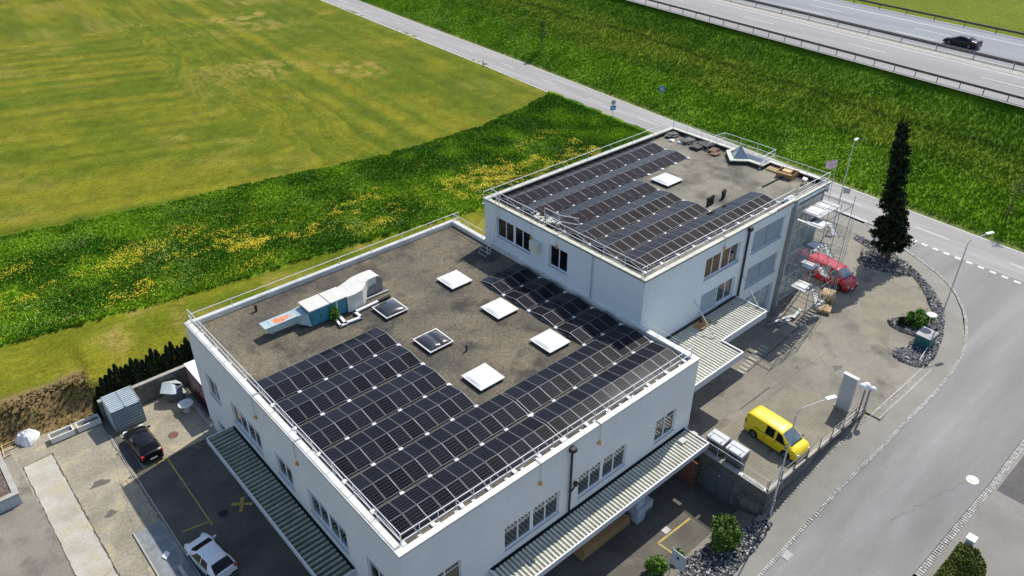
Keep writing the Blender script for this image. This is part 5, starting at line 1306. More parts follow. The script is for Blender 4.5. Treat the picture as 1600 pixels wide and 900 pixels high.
r_ = random.Random(3)
for i in range(5): mb = MB(); mb.obox((44.2+r_.uniform(-1.6,1.6),2.9+r_.uniform(-.6,1.2),GL+.08+.05*i),.9,.14,.03,r_.uniform(-.4,.5)); part(t,'board',mb,M['steel_d'])
# striped drain channel line and light slabs in front of the office
mk = MB()
for i in range(9): mk.box(34.4+i*.55,1.45+.08*i,GL+.006,34.65+i*.55,2.15+.08*i,GL+.03)
o = struct('kerb_slabs', mk, M['kerb'])
mk = MB(); mk.box(30.6,-.95,GL+.005,34.6,-.88,GL+.02); mk.add([(34.9,1.35,GL+.02),(43.8,1.95,GL+.02),(43.8,2.07,GL+.02),(34.9,1.47,GL+.02)],[(0,1,2,3)]); struct('drain_channel', mk, M['bed'])

# ------------------------------------------------------------------ retaining wall of the forecourt, railing, bins
M['rail_brown']=mat('weathered_brown_railing',(.26,.235,.21),(.17,.13,.11),2,.7)
t = thing('retaining_wall','dark stained concrete retaining wall carrying the paved bay above the lower yard','retaining wall',(24.7,-7.1,0))
mb = MB(); mb.box(24.62,-7.2,-.3,24.9,-.05,GL+.02); part(t,'yard_wall',mb,M['wall_conc'])
mb = MB(); mb.box(24.9,-7.2,-.3,37.7,-6.95,GL+.015); part(t,'street_wall',mb,M['wall_conc'])
mb = MB(); mb.box(24.56,-7.26,GL+.021,25.0,-.05,GL+.10); mb.box(25.0,-7.26,GL+.0205,37.75,-6.93,GL+.10); part(t,'cap',mb,M['kerb'])
d = MB(); d.box(24.55,-4.6,0,24.615,-2.5,2.3); dd = part(t,'steel_door',d,M['bin_dark'])
for i in range(2): mb = MB(); mb.box(24.52,-4.5+i*1.05,.05,24.549,-3.6+i*1.05,2.2); part(dd,'door_leaf',mb,M['bin_dark'])
mb = MB(); mb.box(24.50,-3.52,1.9,24.55,-3.46,2.0); part(dd,'lamp',mb,M['white_metal'])
t = railing('forecourt_railing','grey pipe railing on top of the retaining wall along the street',[(24.75,-7.1),(37.7,-7.35)],GL+.10,'forecourt railings',1.6,h=(.95,.5),post_r=.035,rail_r=.032,mt='rail_brown')
t = railing('forecourt_railing','pipe railing above the lower yard behind the grey waste containers',[(24.72,-7.0),(24.72,-.9)],GL+.10,'forecourt railings',2.0,h=(.95,.02),post_r=.03,rail_r=.028,mt='galv')
mb = MB(); mb.box(24.45,-1.0,0,24.95,-.55,GL+1.0); solo('wall_end_pier',mb,M['coping_b'],'weathered pale pier where the yard railing meets the hall canopy','pier',(24.7,-.8,0),bevel=.03)
mb = MB(); n=0
t = thing('brick_store','dark red brick block wall standing under the right end of the hall canopy','brick wall',(24.0,-.9,0))
for r in range(11):
    for c in range(5):
        mb = MB(); o_ = .16 if r%2 else 0; y0 = -1.95+c*.37+o_
        if y0+.35 > -.05: continue
        mb.box(23.9,y0,.02+r*.22,24.15,y0+.35,.02+r*.22+.20); part(t,'brick',mb,M['brick'])
def bin_(x,y,label):
    t = thing('waste_container',label,'waste container',(x,y,GL+.012),'grey waste containers')
    z = GL+.012; mb = MB()
    mb.add([(x-.48,y-.60,z+.18),(x+.48,y-.60,z+.18),(x+.48,y+.60,z+.18),(x-.48,y+.60,z+.18),(x-.55,y-.68,z+1.15),(x+.55,y-.68,z+1.15),(x+.55,y+.68,z+1.15),(x-.55,y+.68,z+1.15)],
      [(0,3,2,1),(4,5,6,7),(0,1,5,4),(1,2,6,5),(2,3,7,6),(3,0,4,7)]); part(t,'tub',mb,M['bin_dark'])
    mb = MB(); mb.add([(x-.6,y-.72,z+1.16),(x+.6,y-.72,z+1.16),(x+.6,y+.72,z+1.16),(x-.6,y+.72,z+1.16),(x-.55,y-.68,z+1.27),(x+.4,y-.68,z+1.36),(x+.4,y+.68,z+1.36),(x-.55,y+.68,z+1.27)],
      [(0,3,2,1),(4,5,6,7),(0,1,5,4),(1,2,6,5),(2,3,7,6),(3,0,4,7)]); lid = part(t,'lid',mb,M['bin_grey'],bevel=.02)
    mb = MB(); mb.box(x-.45,y-.5,z+1.30,x-.1,y-.42,z+1.37); mb.box(x-.45,y+.42,z+1.30,x-.1,y+.5,z+1.37); mb.box(x-.02,y-.6,z+1.325,x+.02,y+.6,z+1.36); part(lid,'hinge',mb,M['bin_grey'])
    mb = MB(); mb.box(x-.68,y-.3,z+.9,x-.56,y+.3,z+.95); part(t,'handle',mb,M['black'])
    for a,b in ((-.4,-.5),(.4,-.5),(-.4,.5),(.4,.5)):
        mb = MB(); mb.tube((x+a,y+b-.03,z+.09),(x+a,y+b+.03,z+.09),.09,10); part(t,'castor',mb,M['black'])
bin_(25.55,-2.35,'grey waste container with a pale lid nearer the hall, above the lower yard'); bin_(25.55,-3.95,'grey waste container with a pale lid nearer the street, above the lower yard')
# blue boxes and boards under the front canopy
t = thing('storage_boxes','blue-grey stacked crates standing under the hall front canopy','crates',(17.6,-1.2,0))
for k,(x,y,z) in enumerate(((18.15,-1.5,0),(18.15,-1.5,.66),(19.0,-1.45,0),(19.0,-1.45,.66),(18.2,-1.3,1.32))): mb = MB(); mb.box(x,y,z,x+.8,y+1.1,z+.64); part(t,'crate',mb,M['fascia'] if k!=2 else M['bin_dark'],bevel=.02)
t = thing('board_stack','long brown timber boards stacked under the hall front canopy','boards',(14.5,-1.6,0))
for k in range(6): mb = MB(); mb.box(13.0+.05*k,-1.12+.02*(k%3),.05+.12*k,17.85-.07*(k%2),-.3,.15+.12*k); part(t,'board',mb,M['cardboard'])
# ------------------------------------------------------------------ street lamps
def street_lamp(b, h, az, arm, label, bend='curve', head='bright'):
    t = thing('street_lamp',label,'street lamp',b,'tall street lamps'); b = Vector(b)
    mb = MB(); mb.tube(b,b+Vector((0,0,h*.35)),.085,10,.075); mb.tube(b+Vector((0,0,h*.35)),b+Vector((0,0,h)),.06,10,.045); part(t,'pole',mb,M['steel_d'] if head!='bright' else M['galv'])
    mb = MB(); mb.box(b.x-.09,b.y-.09,b.z+1.0,b.x+.09,b.y-.06,b.z+1.5); part(t,'service_door',mb,M['steel_d'])
    d = Vector((math.cos(az),math.sin(az),0)); pts = [b+Vector((0,0,h))]
    n=7
    for i in range(1,n+1):
        a = i/n*math.radians(78); pts.append(b+Vector((0,0,h))+d*(.55*(1-math.cos(a)))+Vector((0,0,.55*math.sin(a))))
    e = pts[-1]+d*arm+Vector((0,0,arm*.12)); pts.append(e); mb = MB(); mb.path(pts,.032,8); part(t,'arm',mb,M['galv'])
    mb = MB(); M_ = Matrix.Rotation(az,3,'Z'); c = e+d*.28
    mb.obox(c+Vector((0,0,.02)),.40,.15,.055,mat=M_); hd = part(t,'lamp_head',mb,M['alu'],bevel=.04)
    mb = MB(); mb.obox(c-Vector((0,0,.05)),.30,.11,.02,mat=M_); part(hd,'lamp_glass',mb,M['globe'])
    return t
street_lamp((25.05,-7.55,float(zs(25))-.05),9.2,math.radians(-22),1.75,'street lamp in front of the yellow van, at the corner of the retaining wall')
street_lamp((52.75,-6.3,GL),8.6,math.radians(-20),1.5,'street lamp standing in the rock bed beside the teal cabinet')
b_ = Vector((64.2,10.1,GL)); t = thing('street_lamp','straight street lamp with a short flat head behind the scaffold corner','street lamp',b_,'tall street lamps')
mb = MB(); mb.tube(b_,b_+Vector((0,0,10.0)),.08,10,.045); part(t,'pole',mb,M['galv']); mb = MB(); mb.obox(b_+Vector((.15,-.1,10.05)),.35,.14,.05,.1); part(t,'lamp_head',mb,M['alu'])
mb = MB(); mb.obox(b_+Vector((.38,-.35,4.2)),.03,.35,.32,.35); part(t,'traffic_panel',mb,M['sign_grey'])
# bar with two globes at the wall end, white slab sign
t = thing('globe_lamp','short twin-globe lamp with thick brown posts at the end of the railing','lamp',(37.1,-7.3,GL))
mb = MB(); mb.tube((36.95,-7.2,GL),(36.95,-7.2,GL+2.55),.07,10); part(t,'post',mb,M['steel_d']); mb = MB(); mb.tube((37.2,-7.45,GL),(37.2,-7.45,GL+2.4),.07,10); part(t,'post',mb,M['steel_d'])
def sphere(mb,c,r,n=14): mb.lathe(c,[(max(.001,r*math.sin(PI*i/10)),-r*math.cos(PI*i/10)) for i in range(11)],n)
for c,r in (((36.95,-7.2,GL+2.72),.33),((36.6,-7.05,GL+2.8),.26),((37.35,-7.6,GL+2.45),.24)): mb = MB(); sphere(mb,c,r); part(t,'globe',mb,M['globe'],smooth=True)
t = thing('slab_sign','blank white upright slab sign at the corner of the paved bay','sign',(36.55,-6.05,GL))
mb = MB(); mb.box(36.45,-6.62,GL+.1,36.68,-5.55,GL+3.2); part(t,'panel',mb,M['fascia']); mb = MB(); mb.box(36.42,-6.66,GL+3.2,36.72,-5.5,GL+3.26); part(t,'cap',mb,M['white_metal'])
mb = MB(); mb.box(36.35,-6.7,GL,36.8,-5.45,GL+.1); part(t,'foot',mb,M['kerb'])
# hatch lamp/post with disc head in the rock bed
t = thing('disc_sign','round white disc sign on a thin post beside the green island shrub','sign',(50.6,-6.1,GL))
mb = MB(); mb.tube((50.6,-6.1,GL),(50.6,-6.1,GL+2.5),.035,8); part(t,'post',mb,M['galv']); mb = MB(); mb.lathe((50.6,-6.1,GL+2.5),[(.001,.06),(.35,.03),(.45,0),(.44,-.05),(.001,-.06)],20); part(t,'disc',mb,M['globe'],smooth=True)
t = thing('bed_rod','thin white rod leaning across the rock bed beside the teal cabinet','rod',(48.4,-7.6,GL))
mb = MB(); mb.tube((46.6,-7.4,GL+.12),(50.2,-7.0,GL+.9),.035,6); part(t,'rod',mb,M['white_metal'])
# globe lamp by the conifer
t = thing('path_lamp','short black path lamp with a small globe beside the conifer trunk','lamp',(59.0,3.2,GL))
mb = MB(); mb.tube((59.0,3.2,GL),(59.0,3.2,GL+2.8),.04,8); part(t,'post',mb,M['black']); mb = MB(); sphere(mb,(59,3.2,GL+2.95),.19); part(t,'globe',mb,M['globe'],smooth=True)
# teal cabinet with pale top
t = thing('teal_cabinet','teal box cabinet with a pale slatted top in the rock bed','cabinet',(49.5,-6.6,GL))
R3 = Matrix.Rotation(.05,3,'Z')
mb = MB(); mb.obox((49.5,-6.55,GL+.62),.85,.62,.62,mat=R3); part(t,'case',mb,M['teal'],bevel=.03); 
for k in range(7): mb = MB(); mb.obox((48.8+k*.235,-6.55,GL+1.27),.10,.66,.03,.05+.25*(k%3-1)*.3); part(t,'top_slat',mb,M['rock_w'])
mb = MB(); mb.obox((49.5,-7.18,GL+.6),.8,.01,.5,mat=R3); part(t,'door',mb,M['teal'])
# traffic signs
def sign(b, h, panels, label, rz):
    t = thing('road_sign',label,'road sign',b); b = Vector(b); mb = MB(); mb.tube(b,b+Vector((0,0,h)),.035,7); part(t,'post',mb,M['galv'])
    for kind,zc,w,hh,m_ in panels:
        mb = MB(); R_ = Matrix.Rotation(rz,3,'Z'); c = b+Vector((0,0,zc))+R_@Vector((0,-.05,0))
        if kind=='disc':
            vs=[c+R_@Vector((w*math.cos(2*PI*i/20),d_,w*math.sin(2*PI*i/20))) for d_ in (-.012,.012) for i in range(20)]
            mb.add(vs,[tuple(range(20))[::-1],tuple(range(20,40))]+[(i,(i+1)%20,20+(i+1)%20,20+i) for i in range(20)])
        else: mb.obox(c,w,.012,hh,mat=R_)
        part(t,'sign_panel',mb,M[m_])
    return t,R_
# the round sign with a blue plate beneath it
t, R_ = sign((70.0,48.3,GL),3.1,[('disc',2.75,.36,0,'sign_grey'),('rect',1.95,.42,.34,'sign_blue')],'road sign with a grey disc above a blue plate at the near road edge',.85-PI/2+.3)
b_ = Vector((70.0,48.3,GL)); 
for dx,dz,w,hh in ((-.12,.06,.10,.10),(.14,.0,.14,.04),(.0,-.16,.26,.03)):
    mb = MB(); mb.obox(b_+Vector((0,0,1.95+dz))+R_@Vector((dx,-.075,0)),w,.006,hh,mat=R_); part(t,'sign_mark',mb,M['white_metal'])
p = ground_at(1032,160); t, R_ = sign((p.x,p.y,p.z),2.3,[('disc',2.0,.48,0,'sign_blue'),('disc',2.0,.30,0,'sign_grey')],'round blue and white road sign in the grass beyond the road',.85-PI/2)
for o in t.children:
    if o.name.startswith('sign_panel') and o.data.materials[0]==M['sign_grey']: o.location += R_@Vector((0,-.03,0))
PST = MB(); PST.obox((0,0,.45),.07,.05,.45); 
for i,(px_,py_,lb,mm) in enumerate(((755,104,'black-topped marker post at the near edge of the country road','black'),(811,88,'white marker post at the far edge of the country road','white_metal'))):
    p = at(px_,py_,GL); t = thing('marker_post',lb,'marker post',(p.x,p.y,GL-.02)); mb = MB(); mb.obox((p.x,p.y,GL+.4),.06,.05,.42); part(t,'post',mb,M['white_metal'] if i else M['steel_d']); mb = MB(); mb.obox((p.x,p.y,GL+.92),.065,.055,.10); part(t,'cap',mb,M['black'])
# flag on a thin pole at the office corner
t = thing('flag','faded pink flag on a thin pole at the office corner','flag',(51.4,5.6,GL))
mb = MB(); mb.tube((51.4,5.6,GL),(51.4,5.6,15.9),.03,7); part(t,'pole',mb,M['galv'])
mb = MB(); n=8
for i in range(n+1):
    for j in range(4): u=i/n; x=51.4+.0+1.0*u*.15; mb.v.append((51.38-.55*u, 5.6+.72*u, 15.85-.27*j-.12*u+.06*math.sin(u*7+j*.4)))
for i in range(n):
    for j in range(3): a=i*4+j; mb.f.append((a,a+4,a+5,a+1)); mb.m.append(0)
part(t,'cloth',mb,M['pink'],smooth=True)
# small sign panel at the bottom: the back yard notice
t = thing('notice_board','pale notice panel on two posts beside the bushes at the bottom of the yard','sign',(16.6,-6.1,0))
mb = MB(); mb.box(16.56,-6.62,1.15,16.60,-5.55,2.55); pn = part(t,'panel',mb,M['fascia'])
for y in (-6.6,-5.57): mb = MB(); mb.tube((16.64,y,0),(16.64,y,2.62),.03,6); part(t,'post',mb,M['steel_d'])
mb = MB(); mb.box(16.545,-6.13,2.02,16.558,-5.99,2.18); mb.box(16.545,-6.18,1.96,16.558,-5.93,2.0); part(pn,'emblem',mb,M['black'])

M['rust_soil']=mat('reddish_planter_soil',(.10,.05,.035),(.19,.16,.13),3,.95,fine=6,fine_amt=.4)
M['shed_front']=mat('shed_shutter_shaded_blue',(.27,.35,.40),(.22,.29,.33),2,.45,metal=.2)  # darker than the roof sheet: front shade is put into the colour
# ------------------------------------------------------------------ left yard: wall, shed, troughs and the rest
t = thing('yard_back_wall','pale-capped concrete wall below the dark hedge at the back of the left yard','retaining wall',(-1,34.4,0))
mb = MB(); mb.box(-6.3,34.35,-.2,1.6,34.62,1.88); part(t,'wall',mb,M['wall_conc']); mb = MB(); mb.box(-6.3,34.3,1.881,1.6,34.66,1.97); part(t,'cap',mb,M['kerb'])
mb = MB(); mb.box(2.75,27.8,-.2,3.0,34.6,GL+.02); solo('side_retaining_wall',mb,M['wall_conc'],'concrete retaining wall behind the maroon trailer','retaining wall',(2.9,31,0))
t = thing('metal_shed','ribbed light metal shed with two bays behind the black hatchback','shed',(-4.9,33.3,0))
def shed_face(P, n, nm, m_):
    mb = MB()
    for i in range(n):
        a = i/n; b = (i+.55)/n; c = (i+1)/n
        mb.quad(P(0,a,0),P(1,a,0),P(1,a,.08),P(0,a,.08)); mb.quad(P(0,a,.08),P(1,a,.08),P(1,b,.08),P(0,b,.08)); mb.quad(P(0,b,.08),P(1,b,.08),P(1,b,0),P(0,b,0)); mb.quad(P(0,b,0),P(1,b,0),P(1,c,0),P(0,c,0))
    return part(t,nm,mb,M[m_])
X0,X1,Y0,Y1 = -6.05,-3.7,32.15,34.25
shed_face(lambda u,v,h:(X0+.05+u*1.1, Y1+(Y0-Y1)*v, 2.30-.18*v+h), 9, 'roof_sheet','shed_roof'); shed_face(lambda u,v,h:(X0+1.2+u*1.1, Y1+(Y0-Y1)*v, 2.30-.18*v+h), 9, 'roof_sheet','shed_roof')
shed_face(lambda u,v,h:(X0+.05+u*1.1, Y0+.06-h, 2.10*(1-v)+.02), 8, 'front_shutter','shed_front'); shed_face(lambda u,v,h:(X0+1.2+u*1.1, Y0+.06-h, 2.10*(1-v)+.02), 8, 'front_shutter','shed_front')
mb = MB()
for x in (X0,X0+1.15,X1-.05): mb.box(x,Y0-.02,0,x+.06,Y0+.04,2.14); mb.box(x,Y0-.02,2.14,x+.06,Y1,2.20) if 0 else mb.add([(x,Y0-.03,2.12),(x+.06,Y0-.03,2.12),(x+.06,Y1,2.30),(x,Y1,2.30),(x,Y0-.03,2.22),(x+.06,Y0-.03,2.22),(x+.06,Y1,2.40),(x,Y1,2.40)],[(0,3,2,1),(4,5,6,7),(0,1,5,4),(1,2,6,5),(2,3,7,6),(3,0,4,7)])
part(t,'frame',mb,M['steel_d']); mb = MB(); mb.add([(X0+.01,Y0+.05,0),(X0+.01,Y1,0),(X0+.01,Y1,2.28),(X0+.01,Y0+.05,2.1)],[(0,1,2,3)]); mb.add([(X1,Y0+.05,0),(X1,Y1,0),(X1,Y1,2.28),(X1,Y0+.05,2.1)],[(0,1,2,3)]); mb.quad((X0,Y1,0),(X1,Y1,0),(X1,Y1,2.3),(X0,Y1,2.3)); part(t,'side_panel',mb,M['shed_roof'])
def trough(x0,x1,y0,y1,label):
    t = thing('planter_trough',label,'trough',(x0,y0,0),'white concrete troughs'); z=.55; w=.09; mb=MB()
    for a,b,c,d in ((x0,y0,x1,y0+w),(x0,y1-w,x1,y1),(x0,y0+w,x0+w,y1-w),(x1-w,y0+w,x1,y1-w)): mb.box(a,b,.06,c,d,z)
    mb.box(x0+w,y0+w,.06,x1-w,y1-w,.2); part(t,'shell',mb,M['coping']); mb=MB(); mb.box(x0+w,y0+w,.2,x1-w,y1-w,.30); part(t,'soil',mb,M['asphalt_lot'])
    mb=MB(); mb.box(x0+.2,y0+.05,0,x0+.35,y1-.05,.06); mb.box(x1-.35,y0+.05,0,x1-.2,y1-.05,.06); part(t,'foot',mb,M['wood_d'])
trough(-10.3,-8.55,34.15,34.95,'white empty planter trough on the left of the pair by the earth bank'); trough(-8.3,-6.55,34.15,34.98,'white empty planter trough on the right of the pair, nearer the shed')
# tarp covered heap
mb = MB(); n=16; r_=random.Random(5); c=(-11.6,36.0)
rings=[]
for k,(f_,h_) in enumerate(((1,.02),(.85,.4),(.6,.75),(.3,.95),(.05,1.0))):
    for i in range(n): a=2*PI*i/n; rr=f_*(1+.18*math.sin(3*a)+.1*r_.uniform(-1,1)); mb.v.append((c[0]+.85*rr*math.cos(a), c[1]+.75*rr*math.sin(a), h_*(.8+.25*r_.random())))
for k in range(4):
    for i in range(n): mb.f.append((k*n+i,k*n+(i+1)%n,(k+1)*n+(i+1)%n,(k+1)*n+i)); mb.m.append(0)
mb.f.append(tuple(range(4*n,5*n))); mb.m.append(0)
solo('tarp_heap',mb,M['foil'],'heap under a crumpled white tarpaulin left of the planter troughs','covered heap',(-11.6,36,0))
t = thing('timber_frame','light timber frame lying on the ground at the far left beside the white tarpaulin','timber frame',(-13.1,35.9,0))
for p,q in (((-14.2,36.4),(-12.3,36.6)),((-14.2,35.6),(-12.5,35.75)),((-13.5,35.0),(-13.3,36.8)),((-14.0,34.9),(-13.0,35.1))): mb=MB(); mb.tube((*p,.08),(*q,.10),.045,4); part(t,'batten',mb,M['wood'])
# grey skip with a broken pale lid, round white table
t = thing('lidded_skip','dark grey container with a bent pale lid at the back wall of the left yard','container',(-1.0,33.4,0))
mb=MB(); mb.add([(-1.55,33.0,.1),(-.45,32.5,.1),(-.15,33.5,.1),(-1.2,34.0,.1),(-1.75,32.95,1.1),(-.4,32.35,1.1),(0.0,33.55,1.1),(-1.25,34.15,1.1)],[(0,3,2,1),(4,5,6,7),(0,1,5,4),(1,2,6,5),(2,3,7,6),(3,0,4,7)]); part(t,'tub',mb,M['bin_dark'])
mb=MB(); mb.add([(-1.95,33.2,1.2),(-1.3,32.55,1.15),(-.85,33.4,1.55),(-1.35,34.15,1.45)],[(0,1,2,3)]); mb.add([(-.85,33.4,1.56),(-1.35,34.15,1.46),(-.3,33.95,1.3),(-.05,33.3,1.2)],[(0,1,2,3)]); mb.add([(-.85,33.4,1.55),(-1.3,32.55,1.15),(-.95,32.35,1.12),(-.5,32.9,1.35)],[(0,1,2,3)]); part(t,'lid',mb,M['shed_roof'])
t = thing('round_table','round white garden table in the shade by the hall kerb','table',(-.72,31.15,0))
mb=MB(); mb.lathe((-.72,31.15,.74),[(.001,.03),(.58,.03),(.62,.0),(.58,-.03),(.001,-.03)],24); part(t,'table_top',mb,M['foil']); mb=MB(); mb.tube((-.72,31.15,0.05),(-.72,31.15,.72),.05,8); part(t,'stem',mb,M['foil']); mb=MB(); mb.lathe((-.72,31.15,0),[(.30,0),(.28,.06),(.05,.1)],16); part(t,'foot',mb,M['foil'])
# maroon trailer with white roof behind the hall corner
t = thing('box_trailer','maroon and white box trailer with a white roof wedged behind the hall corner','trailer',(1.5,30.8,0))
mb=MB(); mb.box(.52,28.3,.55,2.5,33.25,2.85); bd=part(t,'box',mb,M['maroon'],bevel=.04); mb=MB(); mb.box(.48,28.25,2.86,2.55,33.3,2.98); part(t,'roof',mb,M['white_metal'])
for k in range(6): y=29.0+k*.72; mb=MB(); mb.add([(.505,y,1.2),(.505,y+.16,1.2),(.505,y+.44,2.5),(.505,y+.28,2.5)],[(0,1,2,3)]); part(bd,'side_stripe',mb,M['pink'])
for y in (30.0,31.2):
    for x in (.62,2.4): mb=MB(); mb.tube((x-.1,y,.35),(x+.1,y,.35),.34,16); part(t,'wheel',mb,M['tyre'])
mb=MB(); mb.tube((1.5,33.2,.5),(1.5,34.1,.45),.05,6); part(t,'drawbar',mb,M['steel_d'])
t = thing('fence_posts','thin dark posts and a handrail on the kerb beside the maroon trailer','railing',(.0,31,0))
mb=MB(); mb.tube((-.05,27.2,1.0),(-.05,34.0,1.0),.03,6); part(t,'handrail',mb,M['steel_d'])
for k in range(5): mb=MB(); mb.tube((-.05,27.3+k*1.65,.28),(-.05,27.3+k*1.65,1.0),.025,6); part(t,'post',mb,M['steel_d'])
# corner of the neighbouring building with a planted roof
t = thing('raised_planter','large raised planter with pale rim and clad side at the left edge of the yard','planter',(-16,31,0))
mb=MB(); mb.box(-22,29.15,0,-13.62,35.0,.92); part(t,'shell',mb,M['fascia'])
mb=MB(); ring(mb,[(-22,29.15),(-13.62,29.15),(-13.62,35.0),(-22,35.0)],.34,.93,1.06,.05); part(t,'rim',mb,M['kerb'])
mb=MB(); mb.box(-21.6,29.5,.9,-13.97,34.65,.96); part(t,'soil',mb,M['rust_soil'])
mb=MB()
for i in range(26): mb.box(-21.95+i*.32,29.11,.05,-21.73+i*.32,29.148,.88)
part(t,'cladding',mb,M['fascia'],kind='stuff')
# ------------------------------------------------------------------ guard rails of the motorway
def guardrail(label, off, side, double=False, spacing=4.0, zpost=.75, a=-60, b=110):
    t = thing('guard_rail',label,'guard rail',(*hpt(a,off),HWZ),'motorway guard rails'); L_=MB()
    def beam(mb,o,z,hh):
        prof=[(-.03,-hh),(.03,-hh*.5),(-.01,0),(.03,hh*.5),(-.03,hh)]
        for (d0,z0_),(d1,z1_) in zip(prof,prof[1:]):
            p=hpt(a,o+d0*side);q=hpt(b,o+d0*side);r=hpt(b,o+d1*side);s=hpt(a,o+d1*side); mb.quad((*p,z+z0_),(*q,z+z0_),(*r,z+z1_),(*s,z+z1_))
        p=hpt(a,o-.05);q=hpt(b,o-.05);r=hpt(b,o+.05);s=hpt(a,o+.05); mb.quad((*p,z+hh+.002),(*q,z+hh+.002),(*r,z+hh+.002),(*s,z+hh+.002))
    mb=MB(); beam(mb,off-.22 if double else off,HWZ+zpost,.16); part(t,'rail',mb,M['rust_steel'])
    if double: mb=MB(); beam(mb,off+.30,HWZ+zpost,.16); part(t,'rail',mb,M['rust_steel'])
    pm=MB(); pm.tube((0,0,0),(0,0,zpost+.1),.06,5); pme=pm.mesh('post',M['rust_steel'])
    sp=MB(); sp.obox((0,0,zpost),.06,.30,.05,math.atan2(HD[1],HD[0])); spm=sp.mesh('spacer',M['white_metal'])
    n=int((b-a)/spacing)
    for i in range(n):
        p=hpt(a+(i+.5)*spacing,off); q=Vector((*p,HWZ)); part_at(t,'post',pme,q)
        if double: part_at(t,'spacer',spm,q,scale=(1,.9,1))
M['rust_steel']=mat('dark_weathered_guard_rail',(.10,.085,.075),(.16,.14,.125),2,.7,metal=.2)
guardrail('dark guard rail on the near edge of the motorway above the grass bank',0.0,-1,spacing=3.0)
guardrail('double dark guard rail in the middle of the motorway',14.2,-1,True,spacing=5.5)
guardrail('guard rail on the far edge of the motorway before the bright field',30.6,1,spacing=5.0)
# ------------------------------------------------------------------ vegetation
def leaves(name, pts, size, mats, up=.3, jitter=.5, cols=None, droop=None, aspect=.55):
    """one small pointed leaf-spray (quad) per point"""
    pts = np.asarray(pts, float); n = len(pts)
    a = rng.normal(size=(n,3)); 
    if droop is not None: a = a*.5+droop
    a /= np.linalg.norm(a,axis=1)[:,None]; b = rng.normal(size=(n,3)); b[:,2] += up; b -= (b*a).sum(1)[:,None]*a; b /= np.linalg.norm(b,axis=1)[:,None]; c = np.cross(a,b)
    s = size*(1+jitter*(rng.random(n)-.5)*2); s = s[:,None]
    V = np.stack([pts-a*s, pts+c*s*aspect, pts+a*s, pts-c*s*aspect],1).reshape(-1,3)
    F = np.arange(4*n).reshape(n,4); return np_mesh(name, V, F, mats, False, cols)
def attach(parent, name, me, off):
    me.transform(Matrix.Translation(-Vector(off))); o = bpy.data.objects.new(name, me); COL.objects.link(o); o.parent = parent; return o
def limb(mb, p, q, r0, r1, seg=3, wob=.08):
    p = Vector(p); q = Vector(q); pts=[p]
    for i in range(1,seg): pts.append(p.lerp(q,i/seg)+Vector((random.uniform(-wob,wob),random.uniform(-wob,wob),0)))
    pts.append(q)
    for i,(a,b) in enumerate(zip(pts,pts[1:])): mb.tube(a,b,r0+(r1-r0)*i/seg,7,r0+(r1-r0)*(i+1)/seg)
# the tall slim conifer
b_ = Vector((61.1,2.4,GL)); top = Vector((61.1-1.75,2.4+1.55,GL+14.75)); axis_ = top-b_
t = thing('conifer_tree','tall slim dark conifer with a ragged outline standing in the rock bed at the junction','tree',b_)
mb = MB(); limb(mb,b_,b_+axis_*.35,.30,.2,4,.03); limb(mb,b_+axis_*.35,b_+axis_*.97,.2,.03,4,.03); part(t,'trunk',mb,M['bark'])
mb = MB(); P_ = []; 
def crown_r(u):  # u 0..1 from crown foot to the tip
    return float(np.interp(u,[0,.04,.12,.2,.3,.45,.6,.8,.93,1.0],[1.1,1.8,1.75,1.3,1.2,1.05,.88,.66,.42,.12]))
for k in range(330):
    u = random.random()**1.05; h = .105+.895*u; a = random.uniform(0,2*PI); r = crown_r(u)*random.uniform(.72,1.2); c = b_+axis_*h
    tip = c+Vector((r*math.cos(a),r*math.sin(a),-.15*r+random.uniform(-.1,.5)))
    mb.tube(c,tip,.03,4,.01,cap=False); n = int(46*r)+14
    w = np.sqrt(rng.random(n)); base = np.array(c)+np.outer(w,np.array(tip-c)); base += rng.normal(size=(n,3))*np.array([.17,.17,.13])*(1.2-.5*w)[:,None]; base[:,2] -= .10*w; P_.append(base)
part(t,'branches',mb,M['bark'])
P_ = np.concatenate(P_); attach(t,'crown',leaves('crown',P_,.14,M['leaf_con'],droop=np.array([0,0,.55])),b_)
# hedge of thuja columns on the yard wall
hx = np.linspace(-6.3,2.9,23); proto=None
for i,x in enumerate(hx):
    y = 35.25+.12*math.sin(i*2.1); h = 1.85+.35*math.sin(i*1.7)+.3*random.random(); z0_=float(H(x,y)); 
    t = thing('thuja','dark pointed thuja, %s from the left in the hedge on the yard wall' % ORD[i+1],'hedge shrub',(x,y,z0_),'thujas in the hedge on the yard wall')
    n=1500; u=rng.random(n)**.8; a=rng.random(n)*2*PI; r=(.44*(1-u)**.65+.03)*np.sqrt(rng.random(n)*.6+.4); pts=np.stack([x+r*np.cos(a),y+r*np.sin(a),z0_+u*h],1)
    attach(t,'foliage',leaves('foliage',pts,.085,M['leaf_thuja'],droop=np.array([0,0,1.0])),(x,y,z0_)); mb=MB(); mb.tube((x,y,z0_-.1),(x,y,z0_+h*.8),.05,6,.01); part(t,'stem',mb,M['bark'])
